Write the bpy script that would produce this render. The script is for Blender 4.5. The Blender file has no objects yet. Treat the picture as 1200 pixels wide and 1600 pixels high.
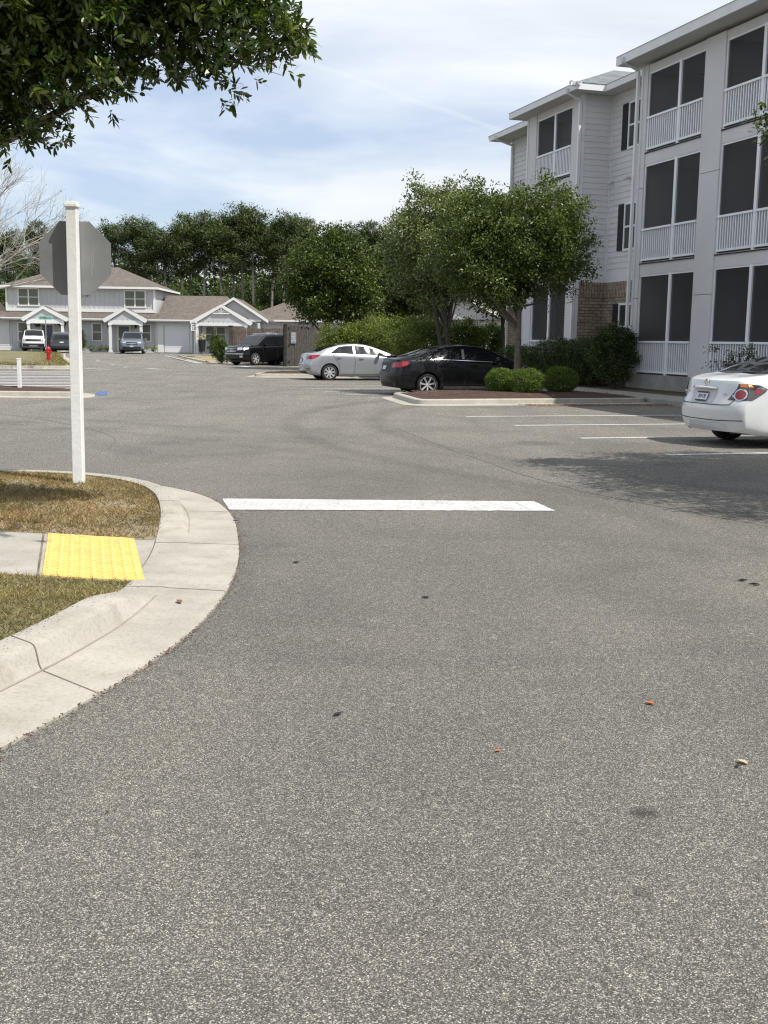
import bpy, bmesh, math, random
import numpy as np
from mathutils import Vector, Matrix
random.seed(7); RNG = np.random.default_rng(7)
S = bpy.context.scene
COL = S.collection
R = math.radians

# ------------------------------------------------------------------ camera
F, PITCH, ROLL, EYE = 1750.0, math.atan(268/1750.0), R(0.9), 1.55
cd = bpy.data.cameras.new('camera'); cam = bpy.data.objects.new('camera', cd); COL.objects.link(cam)
cd.sensor_fit = 'HORIZONTAL'; cd.sensor_width = 36; cd.lens = 36*F/1200; cd.clip_end = 3000; cd.clip_start = .05
_f = Vector((0, math.cos(PITCH), -math.sin(PITCH))); _r = Vector((1, 0, 0)); _u = _r.cross(_f)
_r2 = _r*math.cos(ROLL)+_u*math.sin(ROLL); _u2 = -_r*math.sin(ROLL)+_u*math.cos(ROLL)
M = Matrix((( _r2.x, _u2.x, -_f.x, 0), (_r2.y, _u2.y, -_f.y, 0), (_r2.z, _u2.z, -_f.z, EYE), (0, 0, 0, 1)))
cam.matrix_world = M; S.camera = cam
# ------------------------------------------------------------------ light
S.view_settings.view_transform = 'Standard'; S.view_settings.look = 'None'; S.view_settings.gamma = 1
S.view_settings.exposure = 0.12
AZ = Vector((.84, -.545, 0)).normalized(); EL = R(56)
tosun = Vector((AZ.x*math.cos(EL), AZ.y*math.cos(EL), math.sin(EL)))
sd = bpy.data.lights.new('sun', 'SUN'); sun = bpy.data.objects.new('sun', sd); COL.objects.link(sun)
sd.energy = 5.0; sd.angle = R(.5); sd.color = (1, .955, .88)
sun.rotation_euler = tosun.to_track_quat('Z', 'Y').to_euler()
W = bpy.data.worlds.new('World'); S.world = W; W.use_nodes = True
nt = W.node_tree; nt.nodes.clear()
def N(nt, t, **k):
    n = nt.nodes.new(t)
    for a, b in k.items(): setattr(n, a, b)
    return n
wo = N(nt, 'ShaderNodeOutputWorld'); bg = N(nt, 'ShaderNodeBackground'); bg.inputs[1].default_value = 0.104
sky = N(nt, 'ShaderNodeTexSky', sky_type='NISHITA', sun_disc=False)
sky.sun_elevation = EL; sky.sun_rotation = math.atan2(AZ.x, AZ.y); sky.air_density = 1.0; sky.dust_density = 1.2; sky.ozone_density = 1.2
tc = N(nt, 'ShaderNodeTexCoord')
# clouds on a flat layer: direction / z
sep = N(nt, 'ShaderNodeSeparateXYZ'); nt.links.new(tc.outputs['Generated'], sep.inputs[0])
zz = N(nt, 'ShaderNodeMath', operation='MAXIMUM'); nt.links.new(sep.outputs[2], zz.inputs[0]); zz.inputs[1].default_value = 0
za = N(nt, 'ShaderNodeMath', operation='ADD'); nt.links.new(zz.outputs[0], za.inputs[0]); za.inputs[1].default_value = .22
dx = N(nt, 'ShaderNodeMath', operation='DIVIDE'); nt.links.new(sep.outputs[0], dx.inputs[0]); nt.links.new(za.outputs[0], dx.inputs[1])
dy = N(nt, 'ShaderNodeMath', operation='DIVIDE'); nt.links.new(sep.outputs[1], dy.inputs[0]); nt.links.new(za.outputs[0], dy.inputs[1])
cmb = N(nt, 'ShaderNodeCombineXYZ'); nt.links.new(dx.outputs[0], cmb.inputs[0]); nt.links.new(dy.outputs[0], cmb.inputs[1])
mp = N(nt, 'ShaderNodeMapping'); nt.links.new(cmb.outputs[0], mp.inputs[0]); mp.inputs['Location'].default_value = (3.1, 1.4, 0); mp.inputs['Rotation'].default_value = (0, 0, R(-28)); mp.inputs['Scale'].default_value = (.8, 1.15, 1)
n1 = N(nt, 'ShaderNodeTexNoise'); n1.inputs['Scale'].default_value = .75; n1.inputs['Detail'].default_value = 8; n1.inputs['Roughness'].default_value = .52; n1.inputs['Distortion'].default_value = .35
nt.links.new(mp.outputs[0], n1.inputs[0])
cr = N(nt, 'ShaderNodeValToRGB'); cr.color_ramp.elements[0].position = .42; cr.color_ramp.elements[0].color = (.30, .30, .30, 1); cr.color_ramp.elements[1].position = .56; cr.color_ramp.elements[1].color = (.96, .96, .96, 1)
nt.links.new(n1.outputs[0], cr.inputs[0])
n2 = N(nt, 'ShaderNodeTexNoise'); n2.inputs['Scale'].default_value = 1.5; n2.inputs['Detail'].default_value = 6
mp2 = N(nt, 'ShaderNodeMapping'); nt.links.new(cmb.outputs[0], mp2.inputs[0]); mp2.inputs['Location'].default_value = (7, 2, 0); mp2.inputs['Scale'].default_value = (.4, .9, 1)
nt.links.new(mp2.outputs[0], n2.inputs[0])
cc = N(nt, 'ShaderNodeValToRGB'); cc.color_ramp.elements[0].position = .33; cc.color_ramp.elements[0].color = (7.4, 7.9, 8.5, 1); cc.color_ramp.elements[1].position = .66; cc.color_ramp.elements[1].color = (9.9, 10.2, 10.5, 1)
nt.links.new(n2.outputs[0], cc.inputs[0])
mx = N(nt, 'ShaderNodeMixRGB'); nt.links.new(cr.outputs[0], mx.inputs[0]); sb_ = N(nt, 'ShaderNodeMixRGB', blend_type='MULTIPLY'); sb_.inputs[0].default_value = 1; sb_.inputs[2].default_value = (1.02, 1.10, 1.28, 1); nt.links.new(sky.outputs[0], sb_.inputs[1]); nt.links.new(sb_.outputs[0], mx.inputs[1]); nt.links.new(cc.outputs[0], mx.inputs[2])
def sdir(px, py): return (M.to_3x3() @ Vector(((px-600)/F, -(py-800)/F, -1))).normalized()
ct_n = sdir(490, 100).cross(sdir(800, 212)).normalized(); ct_m = (sdir(490, 100)+sdir(800, 212)).normalized()
dn = N(nt, 'ShaderNodeVectorMath', operation='DOT_PRODUCT'); nt.links.new(tc.outputs['Generated'], dn.inputs[0]); dn.inputs[1].default_value = ct_n
wob = N(nt, 'ShaderNodeTexNoise'); wob.inputs['Scale'].default_value = 14; nt.links.new(tc.outputs['Generated'], wob.inputs[0])
w1 = N(nt, 'ShaderNodeMath', operation='MULTIPLY_ADD'); nt.links.new(wob.outputs[0], w1.inputs[0]); w1.inputs[1].default_value = .006; nt.links.new(dn.outputs['Value'], w1.inputs[2])
ab = N(nt, 'ShaderNodeMath', operation='SUBTRACT'); nt.links.new(w1.outputs[0], ab.inputs[0]); ab.inputs[1].default_value = .003
ab2 = N(nt, 'ShaderNodeMath', operation='ABSOLUTE'); nt.links.new(ab.outputs[0], ab2.inputs[0])
mr = N(nt, 'ShaderNodeMapRange', interpolation_type='SMOOTHSTEP'); nt.links.new(ab2.outputs[0], mr.inputs[0]); mr.inputs[1].default_value = 0; mr.inputs[2].default_value = .0032; mr.inputs[3].default_value = .22; mr.inputs[4].default_value = 0
dm = N(nt, 'ShaderNodeVectorMath', operation='DOT_PRODUCT'); nt.links.new(tc.outputs['Generated'], dm.inputs[0]); dm.inputs[1].default_value = ct_m
mr2 = N(nt, 'ShaderNodeMapRange'); nt.links.new(dm.outputs['Value'], mr2.inputs[0]); mr2.inputs[1].default_value = .985; mr2.inputs[2].default_value = .996
mm = N(nt, 'ShaderNodeMath', operation='MULTIPLY'); nt.links.new(mr.outputs[0], mm.inputs[0]); nt.links.new(mr2.outputs[0], mm.inputs[1])
mx2 = N(nt, 'ShaderNodeMixRGB'); nt.links.new(mm.outputs[0], mx2.inputs[0]); nt.links.new(mx.outputs[0], mx2.inputs[1]); mx2.inputs[2].default_value = (8.6, 8.9, 9.2, 1)
nt.links.new(mx2.outputs[0], bg.inputs[0]); nt.links.new(bg.outputs[0], wo.inputs[0])
S.cycles.use_adaptive_sampling = True; S.cycles.adaptive_threshold = .015; S.cycles.max_bounces = 6; S.cycles.transparent_max_bounces = 16
S.cycles.caustics_reflective = False; S.cycles.caustics_refractive = False
S.cycles.filter_width = 1.2; S.cycles.use_denoising = True; S.cycles.denoiser = 'OPENIMAGEDENOISE'; S.cycles.denoising_input_passes = 'RGB_ALBEDO_NORMAL'; S.cycles.denoising_prefilter = 'NONE'; S.cycles.sample_clamp_indirect = 4; S.cycles.adaptive_threshold = .008

# ------------------------------------------------------------------ materials
MATS = {}
def mat(name, col=(.5, .5, .5), rough=.6, metal=0, spec=.5, var=0, vscale=3, bump=0, bscale=40, coat=0, col2=None, detail=4, alpha=1, trans=0):
    if name in MATS: return MATS[name]
    m = bpy.data.materials.new(name); m.use_nodes = True; t = m.node_tree; b = t.nodes['Principled BSDF']
    b.inputs['Base Color'].default_value = (*col, 1); b.inputs['Roughness'].default_value = rough; b.inputs['Metallic'].default_value = metal
    b.inputs['Specular IOR Level'].default_value = spec; b.inputs['Coat Weight'].default_value = coat; b.inputs['Alpha'].default_value = alpha
    b.inputs['Coat Roughness'].default_value = .03; b.inputs['Transmission Weight'].default_value = trans
    if var or col2 or bump: c = N(t, 'ShaderNodeTexCoord')
    if var or col2:
        n = N(t, 'ShaderNodeTexNoise'); n.inputs['Scale'].default_value = vscale; n.inputs['Detail'].default_value = detail; t.links.new(c.outputs['Object'], n.inputs[0])
        r = N(t, 'ShaderNodeValToRGB'); r.color_ramp.elements[0].position = .3; r.color_ramp.elements[1].position = .7
        a, bb = (col, col2) if col2 else (tuple(x*(1-var) for x in col), tuple(min(1, x*(1+var)) for x in col))
        r.color_ramp.elements[0].color = (*a, 1); r.color_ramp.elements[1].color = (*bb, 1)
        t.links.new(n.outputs[0], r.inputs[0]); t.links.new(r.outputs[0], b.inputs['Base Color'])
    if bump:
        n = N(t, 'ShaderNodeTexNoise'); n.inputs['Scale'].default_value = bscale; n.inputs['Detail'].default_value = 4; t.links.new(c.outputs['Object'], n.inputs[0])
        u = N(t, 'ShaderNodeBump'); u.inputs['Strength'].default_value = bump; u.inputs['Distance'].default_value = .01
        t.links.new(n.outputs[0], u.inputs['Height']); t.links.new(u.outputs[0], b.inputs['Normal'])
    MATS[name] = m; return m
def ramp(t, pts, src):
    r = N(t, 'ShaderNodeValToRGB'); e = r.color_ramp.elements
    while len(e) < len(pts): e.new(.5)
    for k, (p, c) in enumerate(pts): e[k].position = p; e[k].color = (*c, 1)
    t.links.new(src, r.inputs[0]); return r.outputs[0]
def noise(t, vec, scale, detail=4, rough=.5, dist=0):
    n = N(t, 'ShaderNodeTexNoise'); n.inputs['Scale'].default_value = scale; n.inputs['Detail'].default_value = detail; n.inputs['Roughness'].default_value = rough; n.inputs['Distortion'].default_value = dist
    t.links.new(vec, n.inputs[0]); return n.outputs[0]
def mix(t, a, b, f, mode='MIX'):
    m = N(t, 'ShaderNodeMixRGB', blend_type=mode)
    for i, v in ((0, f), (1, a), (2, b)):
        if isinstance(v, (int, float)): m.inputs[i].default_value = v
        elif isinstance(v, tuple): m.inputs[i].default_value = (*v, 1)
        else: t.links.new(v, m.inputs[i])
    return m.outputs[0]
def asphalt_mat():
    m = bpy.data.materials.new('asphalt'); m.use_nodes = True; t = m.node_tree; b = t.nodes['Principled BSDF']
    g = N(t, 'ShaderNodeNewGeometry').outputs['Position']
    v = N(t, 'ShaderNodeTexVoronoi'); v.inputs['Scale'].default_value = 290; t.links.new(g, v.inputs['Vector'])
    s = N(t, 'ShaderNodeSeparateColor'); t.links.new(v.outputs['Color'], s.inputs[0])
    agg = ramp(t, [(0, (.060, .057, .052)), (.40, (.105, .100, .091)), (.70, (.175, .166, .150)), (.88, (.31, .295, .265)), (1, (.55, .52, .47))], s.outputs[0])
    fine = ramp(t, [(.30, (.55, .55, .55)), (.62, (1.25, 1.25, 1.25))], noise(t, g, 330, 2))
    c = mix(t, agg, fine, 1, 'MULTIPLY')
    v2 = N(t, 'ShaderNodeTexVoronoi'); v2.inputs['Scale'].default_value = 48; t.links.new(g, v2.inputs['Vector'])
    s2 = N(t, 'ShaderNodeSeparateColor'); t.links.new(v2.outputs['Color'], s2.inputs[0])
    c = mix(t, c, ramp(t, [(0, (.93, .93, .93)), (.94, (1.03, 1.03, 1.03)), (.985, (1.35, 1.33, 1.28))], s2.outputs[0]), 1, 'MULTIPLY')
    big = ramp(t, [(.32, (.80, .80, .80)), (.5, (1, 1, 1)), (.7, (1.13, 1.11, 1.08))], noise(t, g, .45, 7, .62, .8))
    c = mix(t, c, big, 1, 'MULTIPLY')
    sc = N(t, 'ShaderNodeMapping'); t.links.new(g, sc.inputs[0]); sc.inputs['Rotation'].default_value = (0, 0, R(-17)); sc.inputs['Scale'].default_value = (1.6, .12, 1)
    trk = ramp(t, [(.35, (.93, .93, .93)), (.6, (1.05, 1.05, 1.04))], noise(t, sc.outputs[0], .8, 5))
    c = mix(t, c, trk, 1, 'MULTIPLY')
    bl = ramp(t, [(.66, (1, 1, 1)), (.78, (.62, .60, .57))], noise(t, g, 2.3, 5, .65))
    c = mix(t, c, bl, .55, 'MULTIPLY')
    c = mix(t, c, (.97, .955, .925), 1, 'MULTIPLY')
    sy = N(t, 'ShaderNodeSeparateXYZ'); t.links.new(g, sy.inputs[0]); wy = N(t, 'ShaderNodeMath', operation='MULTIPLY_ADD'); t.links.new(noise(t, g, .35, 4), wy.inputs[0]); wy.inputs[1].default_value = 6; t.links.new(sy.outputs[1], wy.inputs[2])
    ag = N(t, 'ShaderNodeMapRange', interpolation_type='SMOOTHSTEP'); t.links.new(wy.outputs[0], ag.inputs[0]); ag.inputs[1].default_value = 8; ag.inputs[2].default_value = 26; ag.inputs[3].default_value = .88; ag.inputs[4].default_value = 1.12  # grazing-view brightening painted into the colour: asphalt darker near, lighter far along y
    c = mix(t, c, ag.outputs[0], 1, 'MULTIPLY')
    wn = noise(t, g, 7, 5, .7)
    for (px, py, rad, st) in ((.88, 3.56, .055, .55), (1.32, 3.05, .05, .4), (.75, 3.0, .04, .35), (3.0, 8.3, .06, .35), (-.55, 3.2, .05, .3), (2.4, 17.5, .5, .28), (3.4, 12.2, .35, .22), (-3.2, 16.5, .5, .2), (6.2, 21.0, .45, .4), (6.0, 24.5, .4, .35), (-6.5, 24, .6, .22)):
        ds = N(t, 'ShaderNodeVectorMath', operation='DISTANCE'); t.links.new(g, ds.inputs[0]); ds.inputs[1].default_value = (px, py, 0)
        ma = N(t, 'ShaderNodeMath', operation='MULTIPLY_ADD'); t.links.new(wn, ma.inputs[0]); ma.inputs[1].default_value = rad*1.8; t.links.new(ds.outputs['Value'], ma.inputs[2])
        q = N(t, 'ShaderNodeMapRange', interpolation_type='SMOOTHSTEP'); t.links.new(ma.outputs[0], q.inputs[0]); q.inputs[1].default_value = rad*1.1; q.inputs[2].default_value = rad*2.1; q.inputs[3].default_value = 1-st; q.inputs[4].default_value = 1
        c = mix(t, c, q.outputs[0], 1, 'MULTIPLY')
    # tyre worn wheel paths: two faint arcs sweeping round the corner
    for (cx_, cy_, rad, wd, st) in ((14.0, 22.0, 15.8, .22, .20), (14.0, 22.0, 14.2, .22, .17), (-16, 2, 20.0, .2, .10), (-16, 2, 21.6, .2, .10)):
        ds = N(t, 'ShaderNodeVectorMath', operation='DISTANCE'); t.links.new(g, ds.inputs[0]); ds.inputs[1].default_value = (cx_, cy_, 0)
        sb = N(t, 'ShaderNodeMath', operation='SUBTRACT'); t.links.new(ds.outputs['Value'], sb.inputs[0]); sb.inputs[1].default_value = rad
        ab_ = N(t, 'ShaderNodeMath', operation='ABSOLUTE'); t.links.new(sb.outputs[0], ab_.inputs[0])
        q = N(t, 'ShaderNodeMapRange', interpolation_type='SMOOTHSTEP'); t.links.new(ab_.outputs[0], q.inputs[0]); q.inputs[1].default_value = 0; q.inputs[2].default_value = wd*1.6; q.inputs[3].default_value = 1-st; q.inputs[4].default_value = 1
        c = mix(t, c, q.outputs[0], 1, 'MULTIPLY')
    t.links.new(c, b.inputs['Base Color']); b.inputs['Roughness'].default_value = .85; b.inputs['Specular IOR Level'].default_value = .3
    u = N(t, 'ShaderNodeBump'); u.inputs['Strength'].default_value = .55; u.inputs['Distance'].default_value = .004
    t.links.new(s.outputs[1], u.inputs['Height']); t.links.new(u.outputs[0], b.inputs['Normal'])
    return m
def concrete_mat(name, c0, c1, dirt=.8):
    m = bpy.data.materials.new(name); m.use_nodes = True; t = m.node_tree; b = t.nodes['Principled BSDF']
    g = N(t, 'ShaderNodeNewGeometry').outputs['Position']
    c = ramp(t, [(.3, c0), (.7, c1)], noise(t, g, 2.2, 6, .6))
    c = mix(t, c, ramp(t, [(.25, (.80, .79, .77)), (.5, (1, 1, 1)), (.8, (1.07, 1.06, 1.05))], noise(t, g, 60, 4)), 1, 'MULTIPLY')
    c = mix(t, c, ramp(t, [(.52, (1, 1, 1)), (.70, (.62, .56, .48))], noise(t, g, 4.5, 9, .72)), dirt*.6, 'MULTIPLY')
    c = mix(t, c, ramp(t, [(.68, (1, 1, 1)), (.73, (.45, .42, .38))], noise(t, g, 38, 3, .6)), dirt*.7, 'MULTIPLY')
    t.links.new(c, b.inputs['Base Color']); b.inputs['Roughness'].default_value = .88
    u = N(t, 'ShaderNodeBump'); u.inputs['Strength'].default_value = .35; u.inputs['Distance'].default_value = .004
    t.links.new(noise(t, g, 150, 3), u.inputs['Height']); t.links.new(u.outputs[0], b.inputs['Normal'])
    return m
def leaf_mat(name, c0, c1, c2, tr=.3, rough=.42, cl=.8, spec=.4):
    m = bpy.data.materials.new(name); m.use_nodes = True; t = m.node_tree; b = t.nodes['Principled BSDF']; o = t.nodes['Material Output']
    g = N(t, 'ShaderNodeNewGeometry'); 
    c = ramp(t, [(0, c0), (.55, c1), (1, c2)], g.outputs['Random Per Island'])
    c = mix(t, c, ramp(t, [(.35, (.72, .78, .72)), (.65, (1.22, 1.15, 1.0))], noise(t, g.outputs['Position'], cl, 3)), 1, 'MULTIPLY')
    t.links.new(c, b.inputs['Base Color']); b.inputs['Roughness'].default_value = rough; b.inputs['Specular IOR Level'].default_value = spec
    tl = N(t, 'ShaderNodeBsdfTranslucent'); t.links.new(mix(t, c, (1.25, 1.35, .55), 1, 'MULTIPLY'), tl.inputs[0])
    ms = N(t, 'ShaderNodeMixShader'); ms.inputs[0].default_value = tr
    t.links.new(b.outputs[0], ms.inputs[1]); t.links.new(tl.outputs[0], ms.inputs[2]); t.links.new(ms.outputs[0], o.inputs[0])
    return m
def brick_mat(name, c1, c2, mort, sc=1.0, soldier=False):
    m = bpy.data.materials.new(name); m.use_nodes = True; t = m.node_tree; b = t.nodes['Principled BSDF']
    tc = N(t, 'ShaderNodeTexCoord'); s = N(t, 'ShaderNodeSeparateXYZ'); t.links.new(tc.outputs['Object'], s.inputs[0])
    a = N(t, 'ShaderNodeMath', operation='ADD'); t.links.new(s.outputs[0], a.inputs[0]); t.links.new(s.outputs[1], a.inputs[1])
    k = N(t, 'ShaderNodeCombineXYZ')
    if soldier: t.links.new(s.outputs[2], k.inputs[0]); t.links.new(a.outputs[0], k.inputs[1])
    else: t.links.new(a.outputs[0], k.inputs[0]); t.links.new(s.outputs[2], k.inputs[1])
    br = N(t, 'ShaderNodeTexBrick'); t.links.new(k.outputs[0], br.inputs['Vector'])
    br.inputs['Scale'].default_value = 1; br.inputs['Brick Width'].default_value = .30*sc; br.inputs['Row Height'].default_value = .105*sc
    br.inputs['Mortar Size'].default_value = .013; br.inputs['Mortar Smooth'].default_value = .2; br.inputs['Bias'].default_value = -.1
    br.inputs['Color1'].default_value = (*c1, 1); br.inputs['Color2'].default_value = (*c2, 1); br.inputs['Mortar'].default_value = (*mort, 1)
    c = mix(t, br.outputs['Color'], ramp(t, [(.3, (.75, .75, .75)), (.7, (1.2, 1.2, 1.2))], noise(t, tc.outputs['Object'], 6, 5)), 1, 'MULTIPLY')
    t.links.new(c, b.inputs['Base Color']); b.inputs['Roughness'].default_value = .9
    u = N(t, 'ShaderNodeBump'); u.inputs['Strength'].default_value = .8; u.inputs['Distance'].default_value = .01; u.invert = True
    t.links.new(br.outputs['Fac'], u.inputs['Height']); t.links.new(u.outputs[0], b.inputs['Normal'])
    return m
def shingle_mat(name, a, b_, c_):
    m = bpy.data.materials.new(name); m.use_nodes = True; t = m.node_tree; b = t.nodes['Principled BSDF']
    g = N(t, 'ShaderNodeTexCoord').outputs['Object']
    s = N(t, 'ShaderNodeSeparateXYZ'); t.links.new(g, s.inputs[0])
    ad = N(t, 'ShaderNodeMath', operation='ADD'); t.links.new(s.outputs[0], ad.inputs[0]); t.links.new(s.outputs[1], ad.inputs[1])
    k = N(t, 'ShaderNodeCombineXYZ'); t.links.new(ad.outputs[0], k.inputs[0]); t.links.new(s.outputs[2], k.inputs[1])
    br = N(t, 'ShaderNodeTexBrick'); t.links.new(k.outputs[0], br.inputs['Vector'])
    br.inputs['Scale'].default_value = 1; br.inputs['Brick Width'].default_value = .36; br.inputs['Row Height'].default_value = .075; br.inputs['Mortar Size'].default_value = .006
    br.inputs['Color1'].default_value = (*a, 1); br.inputs['Color2'].default_value = (*b_, 1); br.inputs['Mortar'].default_value = (*c_, 1)
    c = mix(t, br.outputs['Color'], ramp(t, [(.3, (.7, .7, .7)), (.7, (1.3, 1.3, 1.3))], noise(t, g, 5, 6, .7)), 1, 'MULTIPLY')
    t.links.new(c, b.inputs['Base Color']); b.inputs['Roughness'].default_value = .93
    return m
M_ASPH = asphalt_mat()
M_CONC = concrete_mat('kerb_concrete', (.315, .295, .25), (.43, .405, .35))
M_WALK = concrete_mat('walk_concrete', (.31, .29, .25), (.41, .385, .335))
M_CONC2 = concrete_mat('grey_concrete', (.26, .25, .23), (.36, .35, .32))
M_WHITE = mat('white_paint', (.80, .80, .77), .5, var=.06, vscale=9, bump=.25, bscale=30)
M_TRIM = mat('white_trim', (.74, .74, .72), .55, var=.04, vscale=2)
M_TRIM2 = mat('soft_white_trim', (.70, .71, .72), .5, var=.05, vscale=2)
M_RAIL = mat('rail_white', (.80, .82, .85), .4)
M_SIDE = mat('pale_grey_siding', (.66, .65, .655), .7, var=.05, vscale=.8)
M_PANEL = mat('pale_grey_panel', (.61, .60, .61), .7, var=.05, vscale=.8)
M_BLACK = mat('black_paint', (.012, .012, .016), .5)
M_DARK = mat('dark_void', (.015, .015, .016), .8)
def paint_mat():
    m = bpy.data.materials.new('road_paint'); m.use_nodes = True; t = m.node_tree; b = t.nodes['Principled BSDF']; g = N(t, 'ShaderNodeNewGeometry').outputs['Position']
    c = ramp(t, [(.3, (.44, .44, .43)), (.7, (.62, .62, .605))], noise(t, g, 3.2, 7, .65))
    c = mix(t, c, ramp(t, [(.28, (.45, .44, .42)), (.40, (1, 1, 1))], noise(t, g, 120, 3, .6)), 1, 'MULTIPLY')
    w = ramp(t, [(.50, (0, 0, 0)), (.64, (.8, .8, .8))], noise(t, g, 26, 8, .75)); c = mix(t, c, (.19, .18, .165), w)
    t.links.new(c, b.inputs['Base Color']); b.inputs['Roughness'].default_value = .75; return m
M_LINE = paint_mat()
M_BRICK = brick_mat('brown_brick', (.27, .21, .15), (.40, .315, .225), (.12, .10, .085))
M_SOLD = brick_mat('soldier_brick', (.27, .21, .15), (.40, .315, .225), (.12, .10, .085), 1.0, True)
M_ROOFG = shingle_mat('grey_shingle', (.13, .145, .155), (.20, .215, .225), (.07, .075, .08))
M_ROOFB = shingle_mat('brown_shingle', (.118, .098, .082), (.165, .138, .118), (.07, .058, .05))
M_GLASS = mat('window_glass', (.035, .045, .04), .06, spec=.8, var=.3, vscale=1.2)
M_MULCH = mat('mulch', (.030, .017, .012), .95, col2=(.085, .045, .030), vscale=32, detail=6, bump=1, bscale=45)
M_BARK = mat('bark', (.10, .08, .06), .9, col2=(.20, .17, .135), vscale=9, detail=6, bump=.8, bscale=25)
M_BARKP = mat('pale_bark', (.30, .27, .23), .85, col2=(.46, .43, .38), vscale=8, bump=.5, bscale=25)
M_BARKG = mat('grey_bark', (.16, .14, .12), .9, col2=(.27, .24, .21), vscale=6, bump=.5)
M_BARKD = mat('dark_bark', (.05, .042, .034), .9, col2=(.09, .078, .06), vscale=8, bump=.5)
M_WOOD = mat('weathered_wood', (.034, .028, .024), .85, col2=(.085, .072, .062), vscale=4, detail=8, bump=.5, bscale=20)
M_WOODL = mat('tan_wood', (.085, .064, .050), .85, col2=(.17, .135, .11), vscale=4, detail=8)
M_METAL = mat('sign_grey', (.235, .24, .24), .6, metal=0.1, var=.13, vscale=4)
M_STEEL = mat('galvanised_steel', (.42, .43, .44), .4, metal=.7)
M_CHROME = mat('chrome', (.75, .75, .76), .12, metal=1)
M_TYRE = mat('tyre_rubber', (.018, .018, .018), .75, bump=.2)
M_RIM = mat('alloy', (.60, .61, .62), .32, metal=.5)
M_CGLASS = mat('car_glass', (.010, .012, .013), .05, spec=.42, coat=.1)
M_RED = mat('lamp_red', (.30, .008, .010), .12, coat=1)
M_CLEAR = mat('lamp_clear', (.60, .62, .62), .10, coat=1, metal=.3)
M_AMBER = mat('lamp_amber', (.75, .25, .05), .15, coat=1)
M_SMOKE = mat('lamp_smoke', (.07, .06, .06), .12, coat=1)
M_PLAST = mat('black_plastic', (.016, .016, .017), .55)
M_SEAM = mat('seam', (.02, .02, .02), .8)

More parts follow.
